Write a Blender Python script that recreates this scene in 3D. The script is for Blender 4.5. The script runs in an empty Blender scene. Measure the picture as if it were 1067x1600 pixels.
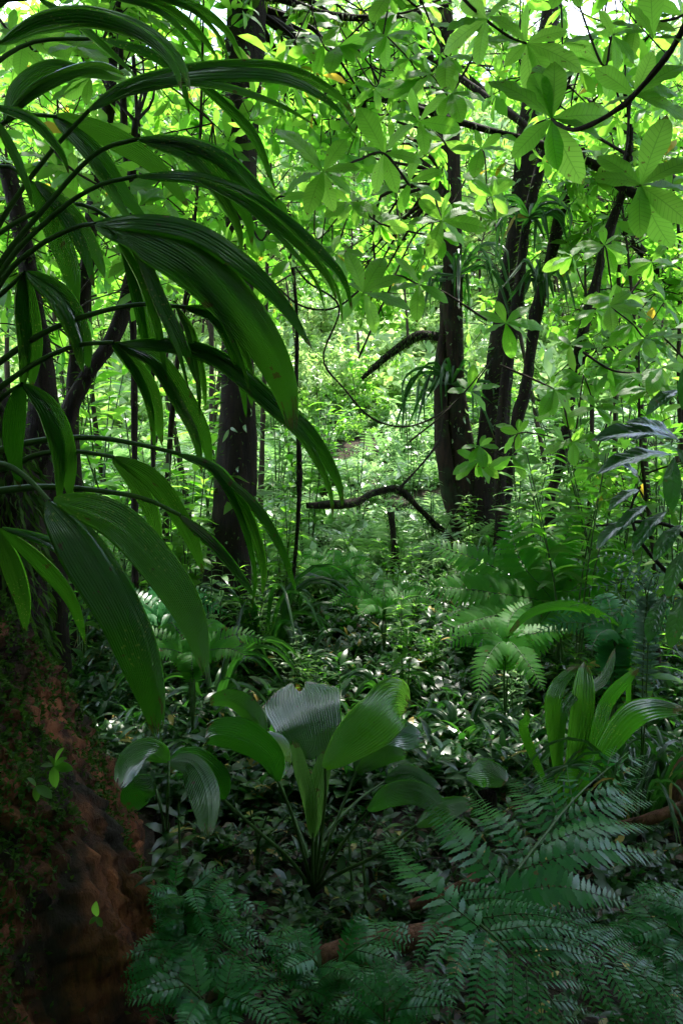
import bpy, math, random
import numpy as np
from mathutils import Vector
random.seed(7); RG = np.random.default_rng(11)
SC = bpy.context.scene; COL = SC.collection
# ---------------------------------------------------------------- camera
FPX = 1244.0; PITCH = math.radians(4.6); CAMZ = 1.5
cam_d = bpy.data.cameras.new('camera'); cam = bpy.data.objects.new('camera', cam_d); COL.objects.link(cam)
cam.location = (0, 0, CAMZ); cam.rotation_euler = (math.pi/2 - PITCH, 0, 0)
cam_d.sensor_fit = 'VERTICAL'; cam_d.sensor_height = 36; cam_d.lens = 36*FPX/1600
cam_d.clip_start = 0.02; cam_d.clip_end = 400; SC.camera = cam
# ---------------------------------------------------------------- light
SUN_EL, SUN_AZ = math.radians(70), math.radians(18)
w = bpy.data.worlds.new('World'); SC.world = w; w.use_nodes = True
nt = w.node_tree; nt.nodes.clear()
sky = nt.nodes.new('ShaderNodeTexSky'); sky.sky_type = 'NISHITA'; sky.sun_disc = False
sky.sun_elevation = SUN_EL; sky.sun_rotation = SUN_AZ
bgn = nt.nodes.new('ShaderNodeBackground'); bgn.inputs[1].default_value = 0.15
out = nt.nodes.new('ShaderNodeOutputWorld')
# broken bright cloud over the blue
tcw = nt.nodes.new('ShaderNodeTexCoord'); cn = nt.nodes.new('ShaderNodeTexNoise'); cn.inputs['Scale'].default_value = 2.6; cn.inputs['Detail'].default_value = 5; cn.inputs['Roughness'].default_value = .6
cr_ = nt.nodes.new('ShaderNodeMapRange'); cr_.inputs[1].default_value = .44; cr_.inputs[2].default_value = .60; mw = nt.nodes.new('ShaderNodeMix'); mw.data_type = 'RGBA'; mw.inputs[7].default_value = (10.5, 11.5, 13.5, 1)
nt.links.new(tcw.outputs['Generated'], cn.inputs[0]); nt.links.new(cn.outputs[0], cr_.inputs[0]); nt.links.new(cr_.outputs[0], mw.inputs[0]); nt.links.new(sky.outputs[0], mw.inputs[6]); nt.links.new(mw.outputs[2], bgn.inputs[0])
nt.links.new(bgn.outputs[0], out.inputs[0])
sd = bpy.data.lights.new('sun', 'SUN'); sd.energy = 3.2; sd.angle = math.radians(0.5); sd.color = (1, .95, .86)
so = bpy.data.objects.new('sun', sd); COL.objects.link(so)
sv = Vector((math.cos(SUN_EL)*math.sin(SUN_AZ), math.cos(SUN_EL)*math.cos(SUN_AZ), math.sin(SUN_EL)))
so.rotation_euler = sv.to_track_quat('Z', 'Y').to_euler(); so.location = (3, 10, 30)
SC.view_settings.view_transform = 'Standard'; SC.view_settings.look = 'None'
SC.view_settings.exposure = 2.05; SC.view_settings.gamma = 1
cy = SC.cycles
cy.max_bounces = 8; cy.diffuse_bounces = 5; cy.glossy_bounces = 3; cy.transmission_bounces = 3
cy.use_denoising = True; cy.sample_clamp_indirect = 6; cy.use_adaptive_sampling = True; cy.adaptive_threshold = 0.02
cy.caustics_reflective = False; cy.caustics_refractive = False

# ---------------------------------------------------------------- helpers
CP = np.array([0, 0, CAMZ]); FW = np.array([0, math.cos(PITCH), -math.sin(PITCH)]); UP = np.array([0, math.sin(PITCH), math.cos(PITCH)])
RT = np.array([1.0, 0, 0]); Z = np.array([0, 0, 1.0])
def P(px, py, d): return CP + d*(FW + (px-533.5)/FPX*RT + (800-py)/FPX*UP)
def Q(px, py, z):
    r = FW + (px-533.5)/FPX*RT + (800-py)/FPX*UP
    return CP + r*(z-CAMZ)/r[2]
def H(x, y):
    x = np.asarray(x, float); y = np.asarray(y, float)
    h = np.interp(y, [-60, 4, 5.6, 8.5, 11, 16, 20, 30, 46, 70], [0, 0, .15, .5, 1.05, 2.3, 4.1, 11.2, 20.5, 31])
    h = h + .05*np.sin(x*1.9+y*1.1)*np.sin(y*1.7-x*.6) + .02*np.sin(x*5+1)*np.sin(y*4.3)
    h = h + np.clip(y-9, 0, 20)*.05*np.sin(x*.35+.8)*1.2 + np.clip(np.abs(x)-4, 0, 30)*.12
    return h
def HP(px, py, d):
    p = P(px, py, d); return np.array([p[0], p[1], float(H(p[0], p[1]))])
def nrm(a):
    a = np.asarray(a, float); return a/np.maximum(np.linalg.norm(a, axis=-1, keepdims=True), 1e-9)
def spl(pts, n):
    p = np.asarray(pts, float)
    if len(p) == 2: p = np.array([p[0], (p[0]+p[1])/2, p[1]])
    k = np.vstack([2*p[0]-p[1], p, 2*p[-1]-p[-2]])
    seg = np.linalg.norm(np.diff(p, axis=0), axis=1); cum = np.concatenate([[0], np.cumsum(seg)])
    s = np.linspace(0, cum[-1], n); i = np.clip(np.searchsorted(cum, s, 'right')-1, 0, len(p)-2)
    t = ((s-cum[i])/np.maximum(seg[i], 1e-9))[:, None]
    a, b, c, d = k[i], k[i+1], k[i+2], k[i+3]
    return .5*(2*b+(c-a)*t+(2*a-5*b+4*c-d)*t*t+(3*b-3*c+d-a)*t**3)
def tang(c): return nrm(np.gradient(c, axis=0))
def frames(D, U, S=1.0):
    y = nrm(D); x = nrm(np.cross(y, U)); z = np.cross(x, y)
    A = np.stack([x, y, z], -1)
    return A*np.reshape(S, (-1, 1, 1)) if np.ndim(S) else A*S
class MB:
    def __init__(s): s.V, s.F, s.U, s.R, s.M, s.n = [], [], [], [], [], 0
    def add(s, V, F, U=None, rnd=0.5, mat=0):
        V = np.asarray(V, float).reshape(-1, 3); F = np.asarray(F, int).reshape(-1, 4)
        s.V.append(V); s.F.append(F+s.n); s.n += len(V)
        s.U.append(np.zeros((len(V), 2)) if U is None else U)
        s.R.append(np.broadcast_to(rnd, (len(F),)).astype(float)); s.M.append(np.full(len(F), mat))
    def inst(s, T, A, O, rnd=None, mat=0):
        V, F, U = T[:3]; N = len(O)
        if N == 0: return
        if rnd is None: rnd = RG.random(N)
        tr = T[3] if len(T) > 3 else np.zeros(len(F))
        VV = np.einsum('nij,kj->nki', A, V) + np.asarray(O)[:, None, :]
        FF = F[None]+(np.arange(N)*len(V))[:, None, None]
        s.add(VV, FF, np.tile(U, (N, 1)), ((rnd[:, None]+tr[None]) % 1).ravel(), mat)
    def arrays(s): return np.vstack(s.V), np.vstack(s.F), np.vstack(s.U), np.concatenate(s.R)
    def build(s, name, mats, parent=None):
        V, F, U, R = s.arrays(); M = np.concatenate(s.M)
        if parent is not None: V = V - ORG.get(parent.name, np.zeros(3))
        me = bpy.data.meshes.new(name)
        me.from_pydata(V.astype(np.float32), [], F.astype(np.int32))
        uv = me.uv_layers.new(name='UVMap'); uv.data.foreach_set('uv', U[F.ravel()].astype(np.float32).ravel())
        at = me.attributes.new('rnd', 'FLOAT', 'FACE'); at.data.foreach_set('value', R.astype(np.float32))
        me.polygons.foreach_set('use_smooth', np.ones(len(F), bool))
        for m in (mats if isinstance(mats, (list, tuple)) else [mats]): me.materials.append(m)
        me.polygons.foreach_set('material_index', M.astype(np.int32)); me.update()
        o = bpy.data.objects.new(name, me); COL.objects.link(o)
        if parent is not None: o.parent = parent; ORG[o.name] = ORG.get(parent.name, np.zeros(3))
        return o
ORG = {}
def tag(o, label=None, cat=None, group=None, kind=None):
    if label: o['label'] = label
    if cat: o['category'] = cat
    if group: o['group'] = group
    if kind: o['kind'] = kind
    return o
def thing(name, label, cat, loc, group=None):
    o = bpy.data.objects.new(name, None); COL.objects.link(o); o.empty_display_size = .1
    o.location = tuple(float(v) for v in loc); ORG[o.name] = np.array(loc, float)
    return tag(o, label, cat, group)
KIDS = {}
def copy_tree(o, loc, rz=0, sc=1.0, label=None, tilt=(0, 0)):
    if o.name not in KIDS: KIDS[o.name] = [(c, list(c.children)) for c in o.children]
    r = o.copy(); COL.objects.link(r); r.location = tuple(float(v) for v in loc); r.rotation_euler = (tilt[0], tilt[1], rz)
    r.scale = (sc, sc, sc) if not isinstance(sc, tuple) else sc
    if label: r['label'] = label
    for c, gs in KIDS[o.name]:
        k = c.copy(); COL.objects.link(k); k.parent = r
        for g in gs: g2 = g.copy(); COL.objects.link(g2); g2.parent = k
    return r
def tube(mb, pts, rad, sides=8, n=None, bump=0, mat=0, rnd=.5, seed=0):
    if n is None: n = max(4, len(pts)*3)
    c = spl(pts, n); r = np.interp(np.linspace(0, 1, n), np.linspace(0, 1, len(rad)), rad)
    t = tang(c); ref = np.array([0.13, 1, 0.07]) if abs(t[:, 1]).mean() < .8 else np.array([1, .1, 0.05])
    x = nrm(np.cross(t, ref)); y = np.cross(t, x)
    a = np.linspace(0, 2*np.pi, sides, endpoint=False)
    rr = r[:, None]*np.ones(sides)
    if bump:
        q = np.random.default_rng(seed)
        L = np.concatenate([[0], np.cumsum(np.linalg.norm(np.diff(c, axis=0), axis=1))])[:, None]
        for k in range(1, 4):
            rr = rr*(1+bump/k*np.sin(a[None]*(k+1)+q.random()*6+L*(1.5*k)*(q.random()+.4)/max(rad)*.25)) 
        rr = rr*(1+bump*.5*(q.random(rr.shape)-.5))
    V = c[:, None]+rr[..., None]*(np.cos(a)[None, :, None]*x[:, None]+np.sin(a)[None, :, None]*y[:, None])
    i = np.arange(n-1)[:, None]; j = np.arange(sides)[None]; j2 = (j+1) % sides
    F = np.stack([i*sides+j, i*sides+j2, (i+1)*sides+j2, (i+1)*sides+j], -1).reshape(-1, 4)
    L = np.linspace(0, 1, n)[:, None]*np.ones(sides)
    U = np.stack([np.tile(a/6.2832, (n, 1)), L], -1).reshape(-1, 2)
    mb.add(V.reshape(-1, 3), F, U, rnd, mat); return c, r
# templates ---------------------------------------------------------------
def prof(t, a, b): 
    f = t**a*(1-t)**b; m = a/(a+b); return f/(m**a*(1-m)**b)
def grid_faces(R, C):
    i = np.arange(R-1)[:, None]; j = np.arange(C-1)[None]
    return np.stack([i*C+j, i*C+j+1, (i+1)*C+j+1, (i+1)*C+j], -1).reshape(-1, 4)
def leaf_t(rows, half, a, b, W, droop=.5, fold=.25, wav=0, tooth=0, petiole=0):
    t = np.linspace(0.0, 1, rows); wp = prof(np.clip(t, .015, .985), a, b)*W/2
    wp[0] = .012; wp[-1] = .004
    if tooth: wp[1:-1] = wp[1:-1]*np.where(np.arange(rows-2) % 2 == 0, 1+tooth, 1-tooth)
    ang = -droop*t + droop*.35; ds = 1/(rows-1)
    yc = np.concatenate([[0], np.cumsum(np.cos((ang[1:]+ang[:-1])/2)*ds)])+petiole; zc = np.concatenate([[0], np.cumsum(np.sin((ang[1:]+ang[:-1])/2)*ds)])
    s = np.linspace(-1, 1, 2*half+1)
    X = wp[:, None]*s*math.cos(fold); Y = yc[:, None]+0*s
    Zz = zc[:, None]+wp[:, None]*np.abs(s)*math.sin(fold) - .35*wp[:, None]*s**2*.5 + wav*np.sin(t*19)[:, None]*np.abs(s)*wp[:, None]
    if tooth: Y = Y+ tooth*.25*np.abs(s)*wp[:, None]
    V = np.stack([X, Y, Zz], -1).reshape(-1, 3)
    U = np.stack([np.tile(s, (rows, 1)), np.tile(t[:, None], (1, len(s)))], -1).reshape(-1, 2)
    return V, grid_faces(rows, len(s)), U
LN = leaf_t(11, 3, 1.15, .80, .40, .55, .22, .12)          # near obovate leaf
LN2 = leaf_t(11, 3, 1.0, .8, .36, .9, .35, .15)
LM = leaf_t(5, 1, 1.1, .80, .38, .6, .28)                 # mid obovate
LM2 = leaf_t(5, 1, 1.0, .85, .35, 1.0, .3)
LL = leaf_t(5, 1, .8, 1.0, .26, 1.0, .35)                  # lanceolate
LF = leaf_t(3, 1, .9, .8, .46, .7, .3)                     # far leaf
LG = leaf_t(4, 1, .7, 1.1, .17, 1.2, .4)                   # narrow
LE = leaf_t(4, 1, .8, .9, .5, .5, .25)                     # small elliptic
PN = leaf_t(11, 1, .45, .9, .30, .35, .2, 0, .22)          # toothed pinnule
PM = leaf_t(4, 1, .4, .9, .26, .3, .15)                    # mid pinnule
def bundle(parts):
    m = MB()
    for T, D, U, S, O in parts: m.inst(T, frames(np.array([D], float), np.array([U], float), S), [O], np.array([RG.random()*.35]))
    return m.arrays()
def rosette(T, n, el=(10, 60), L=(.6, 1), stem=0, seed=0):
    q = np.random.default_rng(seed); ps = []
    for k in range(n):
        a = k*2.4+q.random()*.5; e = math.radians(q.uniform(*el)); h = stem*q.random()
        ps.append((T, (math.cos(a)*math.cos(e), math.sin(a)*math.cos(e), math.sin(e)), (0, 0, 1), q.uniform(*L), (0, 0, h)))
    return bundle(ps)
# ---------------------------------------------------------------- materials
def mat(name):
    m = bpy.data.materials.new(name); m.use_nodes = True; n = m.node_tree; n.nodes.clear(); return m, n
def N(n, t, **k):
    x = n.nodes.new(t)
    for a, b in k.items(): setattr(x, a, b)
    return x
def mth(n, op, a, b=None, c=None):
    x = N(n, 'ShaderNodeMath', operation=op)
    for i, v in enumerate((a, b, c)):
        if v is None: continue
        if isinstance(v, (int, float)): x.inputs[i].default_value = v
        else: n.links.new(v, x.inputs[i])
    return x.outputs[0]
def mixc(n, f, a, b):
    x = N(n, 'ShaderNodeMix', data_type='RGBA')
    for s, v in ((0, f), (6, a), (7, b)):
        if isinstance(v, (int, float)): x.inputs[s].default_value = v
        elif isinstance(v, tuple): x.inputs[s].default_value = (*v, 1)
        else: n.links.new(v, x.inputs[s])
    return x.outputs[2]
def leaf_mat(name, c1, c2, t1, t2, rough=.4, tf=.42, veins=0, pleat=0, spots=0, spec=.5, old=None, blem=.75, coat=0):
    m, n = mat(name)
    at = N(n, 'ShaderNodeAttribute', attribute_name='rnd').outputs['Fac']
    col = mixc(n, at, c1, c2); tc = mixc(n, at, t1, t2)
    if old:   # the odd yellowing leaf
        f = mth(n, 'GREATER_THAN', at, old[0]); col = mixc(n, f, col, old[1]); tc = mixc(n, f, tc, old[2])
    tex = N(n, 'ShaderNodeTexCoord'); no = N(n, 'ShaderNodeTexNoise'); no.inputs['Scale'].default_value = 9; no.inputs['Detail'].default_value = 3
    n.links.new(tex.outputs['Object'], no.inputs[0])
    f0 = mth(n, 'MULTIPLY', no.outputs[0], .5)
    dk = N(n, 'ShaderNodeMix', data_type='RGBA', blend_type='MULTIPLY'); dk.inputs[7].default_value = (.45, .5, .4, 1)
    n.links.new(f0, dk.inputs[0]); n.links.new(col, dk.inputs[6]); col = dk.outputs[2]
    bump = None
    if veins:
        sp = N(n, 'ShaderNodeSeparateXYZ'); n.links.new(tex.outputs['UV'], sp.inputs[0])
        au = mth(n, 'ABSOLUTE', sp.outputs[0])
        ph = mth(n, 'SUBTRACT', mth(n, 'MULTIPLY', sp.outputs[1], veins), mth(n, 'MULTIPLY', au, 1.6))
        fr = mth(n, 'FRACT', ph); tri = mth(n, 'ABSOLUTE', mth(n, 'SUBTRACT', fr, .5))       # 0 at vein
        v1 = mth(n, 'LESS_THAN', tri, .055); v2 = mth(n, 'LESS_THAN', au, .045); v = mth(n, 'MAXIMUM', v1, v2)
        vf = mth(n, 'MULTIPLY', v, .55)
        tc = mixc(n, vf, tc, (t1[0]*.35, t1[1]*.4, t1[2]*.4)); col = mixc(n, vf, col, (c2[0]*1.5, c2[1]*1.4, c2[2]*1.5))
        bump = mth(n, 'SMOOTH_MIN', mth(n, 'MULTIPLY', tri, 2.0), .6, .2)
    if spots:
        vo = N(n, 'ShaderNodeTexVoronoi'); vo.inputs['Scale'].default_value = 120; n.links.new(tex.outputs['Object'], vo.inputs[0])
        n2 = N(n, 'ShaderNodeTexNoise'); n2.inputs['Scale'].default_value = 6; n.links.new(tex.outputs['Object'], n2.inputs[0])
        f = mth(n, 'MULTIPLY', mth(n, 'LESS_THAN', vo.outputs['Distance'], .22), mth(n, 'GREATER_THAN', n2.outputs[0], .56))
        f = mth(n, 'MULTIPLY', f, spots)
        col = mixc(n, f, col, (.22, .30, .05)); tc = mixc(n, f, tc, (.5, .7, .08))
    if blem:
        n3 = N(n, 'ShaderNodeTexNoise'); n3.inputs['Scale'].default_value = 34; n3.inputs['Detail'].default_value = 4; n.links.new(tex.outputs['Object'], n3.inputs[0])
        f = mth(n, 'GREATER_THAN', n3.outputs[0], .695)
        s2 = N(n, 'ShaderNodeSeparateXYZ'); n.links.new(tex.outputs['UV'], s2.inputs[0])
        tip = mth(n, 'GREATER_THAN', mth(n, 'ADD', s2.outputs[1], mth(n, 'MULTIPLY', n3.outputs[0], .22)), 1.08)
        f = mth(n, 'MULTIPLY', mth(n, 'MAXIMUM', f, tip), blem)
        col = mixc(n, f, col, (.16, .09, .03)); tc = mixc(n, f, tc, (.12, .07, .02))
    b = N(n, 'ShaderNodeBsdfPrincipled'); n.links.new(col, b.inputs['Base Color'])
    rn = mth(n, 'MULTIPLY_ADD', no.outputs[0], .25, rough-.12); n.links.new(rn, b.inputs['Roughness'])
    b.inputs['Specular IOR Level'].default_value = spec
    b.inputs['Coat Weight'].default_value = coat; b.inputs['Coat Roughness'].default_value = .09; b.inputs['Coat IOR'].default_value = 1.6
    if bump is not None:
        bn = N(n, 'ShaderNodeBump'); bn.inputs['Strength'].default_value = .35; bn.inputs['Distance'].default_value = .004
        n.links.new(bump, bn.inputs['Height']); n.links.new(bn.outputs[0], b.inputs['Normal'])
    t = N(n, 'ShaderNodeBsdfTranslucent'); n.links.new(tc, t.inputs[0])
    mx = N(n, 'ShaderNodeMixShader'); mx.inputs[0].default_value = tf
    n.links.new(b.outputs[0], mx.inputs[1]); n.links.new(t.outputs[0], mx.inputs[2])
    o = N(n, 'ShaderNodeOutputMaterial'); n.links.new(mx.outputs[0], o.inputs[0]); return m
def bark_mat(name, c1, c2, moss, mf=.5, scale=6, stretch=.25, rough=.85, bs=.8):
    m, n = mat(name); tex = N(n, 'ShaderNodeTexCoord'); mp = N(n, 'ShaderNodeMapping'); mp.inputs['Scale'].default_value = (1, 1, stretch)
    n.links.new(tex.outputs['Object'], mp.inputs[0])
    a = N(n, 'ShaderNodeTexNoise'); a.inputs['Scale'].default_value = scale*3; a.inputs['Detail'].default_value = 8; a.inputs['Roughness'].default_value = .7; n.links.new(mp.outputs[0], a.inputs[0])
    b2 = N(n, 'ShaderNodeTexNoise'); b2.inputs['Scale'].default_value = scale*.6; b2.inputs['Detail'].default_value = 5; n.links.new(tex.outputs['Object'], b2.inputs[0])
    f = mth(n, 'SMOOTH_MIN', mth(n, 'MULTIPLY', mth(n, 'SUBTRACT', a.outputs[0], .35), 3.0), 1, .1)
    c = mixc(n, f, c1, c2)
    g = N(n, 'ShaderNodeClamp'); n.links.new(mth(n, 'MULTIPLY', mth(n, 'SUBTRACT', b2.outputs[0], 1-mf), 6.0), g.inputs[0])
    c = mixc(n, g.outputs[0], c, moss)
    p = N(n, 'ShaderNodeBsdfPrincipled'); n.links.new(c, p.inputs['Base Color']); p.inputs['Roughness'].default_value = rough; p.inputs['Specular IOR Level'].default_value = .25
    bn = N(n, 'ShaderNodeBump'); bn.inputs['Strength'].default_value = bs; bn.inputs['Distance'].default_value = .03
    n.links.new(a.outputs[0], bn.inputs['Height']); n.links.new(bn.outputs[0], p.inputs['Normal'])
    o = N(n, 'ShaderNodeOutputMaterial'); n.links.new(p.outputs[0], o.inputs[0]); return m
M = {}
M['big'] = leaf_mat('leaf_broad_veined', (.04, .12, .015), (.06, .15, .02), (.32, .82, .06), (.48, .92, .10), .48, .56, veins=13, spec=.3)
M['mid'] = leaf_mat('leaf_midstorey', (.035, .11, .015), (.07, .15, .02), (.21, .66, .04), (.43, .88, .08), .46, .5, spec=.35, old=(.985, (.3, .2, .03), (.7, .5, .05)))
M['mid2'] = leaf_mat('leaf_midstorey_yellow', (.06, .15, .02), (.10, .20, .03), (.28, .74, .05), (.46, .90, .10), .36, .45)
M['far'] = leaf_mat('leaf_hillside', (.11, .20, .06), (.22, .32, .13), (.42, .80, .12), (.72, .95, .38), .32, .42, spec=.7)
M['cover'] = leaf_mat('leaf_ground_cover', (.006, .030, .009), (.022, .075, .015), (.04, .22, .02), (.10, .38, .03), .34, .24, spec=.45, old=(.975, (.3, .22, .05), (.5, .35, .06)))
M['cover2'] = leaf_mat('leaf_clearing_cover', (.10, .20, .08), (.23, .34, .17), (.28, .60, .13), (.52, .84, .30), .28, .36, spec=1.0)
M['palm'] = leaf_mat('leaf_pleated_palm', (.012, .055, .012), (.02, .085, .015), (.10, .46, .012), (.22, .66, .03), .19, .42, spots=.8, spec=1.0, coat=1.0)
M['fan'] = leaf_mat('leaf_young_palm', (.015, .07, .015), (.03, .11, .018), (.07, .40, .01), (.17, .60, .03), .2, .36, spec=1.0, coat=.9)
M['young'] = leaf_mat('leaf_fan_backlit_copy', (.08, .22, .03), (.10, .25, .04), (.34, .82, .05), (.42, .88, .07), .26, .52, spec=.6)  # lighter copy of the fan leaf, backlight put into its colour
M['spear'] = leaf_mat('leaf_palm_spear', (.16, .30, .09), (.20, .34, .11), (.3, .6, .1), (.3, .6, .08), .35, .3)
M['fern'] = leaf_mat('leaf_fern', (.014, .12, .030), (.03, .18, .038), (.03, .34, .03), (.07, .48, .05), .34, .32, spec=.5)
M['silver'] = leaf_mat('leaf_silvery_fern', (.05, .13, .08), (.09, .18, .13), (.06, .25, .06), (.10, .35, .1), .3, .2, spec=1.0, coat=.8)
M['fern2'] = leaf_mat('leaf_bright_fern', (.03, .14, .02), (.05, .18, .02), (.18, .75, .03), (.30, .85, .05), .5, .5, spec=.25)
M['dark'] = leaf_mat('leaf_dark_glossy', (.018, .06, .02), (.03, .09, .025), (.05, .28, .02), (.10, .38, .03), .28, .3, veins=10, spec=.6, coat=.6)
M['moss'] = leaf_mat('moss_tuft', (.018, .05, .01), (.055, .11, .02), (.05, .15, .01), (.12, .28, .02), .8, .3, spec=.15)
M['litter'] = leaf_mat('dead_leaf', (.035, .018, .010), (.11, .06, .028), (.1, .05, .02), (.25, .12, .04), .6, .1, old=(.93, (.45, .35, .08), (.4, .3, .05)))
M['stem'] = bark_mat('green_stem', (.03, .07, .015), (.05, .10, .02), (.03, .05, .015), .3, 10, .2, .45, .2)
M['twig'] = bark_mat('thin_twig_bark', (.018, .013, .009), (.05, .035, .022), (.02, .035, .01), .35, 12, .3)
M['bark'] = bark_mat('dark_trunk_bark', (.003, .002, .0015), (.024, .013, .008), (.010, .018, .006), .42, 7, .18)
M['bark2'] = bark_mat('brown_trunk_bark', (.005, .0035, .0025), (.042, .021, .013), (.02, .035, .012), .45, 8, .18)
M['red'] = bark_mat('reddish_crumbling_bark', (.035, .012, .008), (.32, .11, .045), (.02, .014, .009), .56, 6.5, .16, .9, 1.0)
M['log'] = bark_mat('fallen_reddish_log', (.07, .028, .018), (.24, .10, .06), (.03, .035, .015), .35, 8, .4)
M['soil'] = bark_mat('dark_forest_soil', (.010, .007, .005), (.05, .032, .02), (.012, .018, .007), .45, 3, 1, .9, 1.0)
# ---------------------------------------------------------------- ground
def ground():
    xs = np.concatenate([np.linspace(-60, -8, 24), np.linspace(-7.5, 7.5, 120), np.linspace(8, 60, 24)])
    ys = np.concatenate([np.linspace(-30, -1, 16), np.linspace(-.8, 16, 150), np.linspace(16.4, 70, 60)])
    X, Y = np.meshgrid(xs, ys); V = np.stack([X, Y, H(X, Y)+.012*RG.standard_normal(X.shape)], -1).reshape(-1, 3)
    m = MB(); m.add(V, grid_faces(len(ys), len(xs)), V[:, :2]); o = m.build('ground', M['soil']); o['kind'] = 'structure'
    return o
ground()
def visible_xy(n, y0, y1, mar=.12, p=1.0, seed=0):
    q = np.random.default_rng(seed); y = y0+(y1-y0)*q.random(n)**p; hw = y*.43+.25+mar*y
    x = (q.random(n)*2-1)*hw; return x, y
def scatter(mb, T, x, y, size, mat=0, sink=.01, tilt=.25, dz=0):
    n = len(x); a = RG.random(n)*6.28; up = nrm(np.stack([RG.normal(0, tilt, n), RG.normal(0, tilt, n), np.ones(n)], -1))
    D = np.stack([np.cos(a), np.sin(a), 0*a], -1); D = nrm(D-(D*up).sum(-1, keepdims=True)*up)
    A = frames(D, up, size); mb.inst(T, A, np.stack([x, y, H(x, y)-sink+dz], -1), None, mat)
# ---------------------------------------------------------------- trees
def crown_leaves(mb, tips, dirs, T, n, L, seed, matl=1, el=(-35, 35)):
    q = np.random.default_rng(seed); K = len(tips)
    a = (np.arange(n)[None]*2.4+q.random((K, 1))*6.28+q.normal(0, .25, (K, n)))
    ax = nrm(dirs); x = nrm(np.cross(ax, np.array([.3, .9, .2]))); y = np.cross(ax, x)
    e = np.radians(q.uniform(el[0], el[1], (K, n)))
    D = (np.cos(a)[..., None]*x[:, None]+np.sin(a)[..., None]*y[:, None])*np.cos(e)[..., None]+ax[:, None]*np.sin(e)[..., None]
    D = D.reshape(-1, 3); U = np.repeat(ax, n, axis=0)+q.normal(0, .35, (K*n, 3)); U[:, 2] += .5
    O = (tips[:, None]-ax[:, None]*(q.random((K, n))[..., None]*L*.35)).reshape(-1, 3)
    mb.inst(T, frames(D, U, L*q.uniform(.4, 1.15, K*n)), O, q.random(K*n), matl)
def make_tree(name, label, cat, trunk, rad, crowns, T, L, nleaf=7, wh=6, leafm='mid', bark='bark', group=None, seed=0, sides=8, bump=.06, twr=.55, limb=.3, tw_r=.006, moss=0, el=(-35, 35), lowlimb=.35):
    """trunk: 3D points from the ground up; crowns: list of (centre, radii, clusters)"""
    q = np.random.default_rng(seed); base = np.array(trunk[0], float)
    t = thing(name, label, cat, base, group)
    mb = MB(); c, r = tube(mb, trunk, rad, sides, n=max(14, len(trunk)*9), bump=bump, seed=seed)
    tips, dirs, tw = [], [], MB()
    for cc, cr, nc in crowns:
        cc = np.array(cc, float); cr = np.array(cr, float)
        for k in range(nc):
            u = nrm(q.normal(0, 1, 3)); pt = cc+u*cr*q.uniform(.25, 1)**.6
            lo = int(len(c)*lowlimb); cand = c[lo:]; dd = np.linalg.norm(cand-pt, axis=1)+np.maximum(cand[:, 2]-pt[2]+.25*dd_(pt, cand), 0)*2
            i = lo+int(np.argmin(dd)); o = c[i]; dist = np.linalg.norm(pt-o)
            mid = (o+pt)/2+q.normal(0, .10, 3)*dist+np.array([0, 0, .12*dist]); r0 = min(r[i]*.6, limb*.05+dist*.012)
            tube(tw, [o, mid, pt], [r0, r0*.55, tw_r], 5, n=8, bump=.05, seed=k)
            ld = nrm(pt-mid)
            for j in range(wh):
                d = nrm(ld*.6+q.normal(0, .6, 3)+np.array([0, 0, .15])); le = twr*q.uniform(.35, 1)
                e = pt+d*le; tube(tw, [pt, pt+d*le*.5+q.normal(0, .04, 3)*le, e], [tw_r, tw_r*.8, tw_r*.5], 4, n=4)
                tips.append(e); dirs.append(nrm(d+np.array([0, 0, .4])))
    mb.build('trunk', M[bark], t); 
    if tips:
        tw.build('branch', M[bark], t)
        lf = MB(); crown_leaves(lf, np.array(tips), np.array(dirs), T, nleaf, L, seed+1, 0, el); lf.build('crown', M[leafm], t)
    if moss:
        ms = MB(); fuzz(ms, c, r, moss, .05, seed); ms.build('moss', M['moss'], t)
    if sides >= 14 and moss:
        cb = MB(); fuzz(cb, c, r, 420, .085, seed+9, T=LL, hang=.7); cb.build('climbing_leaves', M['cover2'], t)
    return t
def dd_(pt, cand): return np.linalg.norm((cand-pt)[:, :2], axis=1)
def fuzz(mb, c, r, n, L, seed=0, T=None, hang=.5, matl=0):
    q = np.random.default_rng(seed+5); i = q.integers(0, len(c)-1, n); f = q.random(n)[:, None]
    o = c[i]*(1-f)+c[i+1]*f; t = tang(c)[i]; d = nrm(np.cross(t, q.normal(0, 1, (n, 3))))
    D = nrm(d+np.array([0, 0, -hang])+q.normal(0, .3, (n, 3)))
    mb.inst(LG if T is None else T, frames(D, q.normal(0, 1, (n, 3))+np.array([0, 0, 1.]), L*q.uniform(.4, 1.4, n)), o+d*r[i][:, None]*.95, q.random(n), matl)
def PT(pts, d, d2=None):
    n = len(pts); ds = np.linspace(d, d if d2 is None else d2, n); return [P(x, y, k) for (x, y), k in zip(pts, ds)]
def root(pts3):   # extend a trunk down into the ground
    b = pts3[0].copy(); b[2] = float(H(b[0], b[1]))-.05
    return [b]+pts3[1:] if pts3[0][2] < b[2]+.3 else [b]+pts3
def up(pts3, z, drift=(0, 0)):
    p, q = pts3[-2], pts3[-1]; e = q+(q-p)/max(q[2]-p[2], .1)*(z-q[2])*.4; e = np.array([e[0]+drift[0], e[1]+drift[1], z]); return pts3+[(q+e)/2+np.array([.05, 0, 0]), e]

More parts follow.
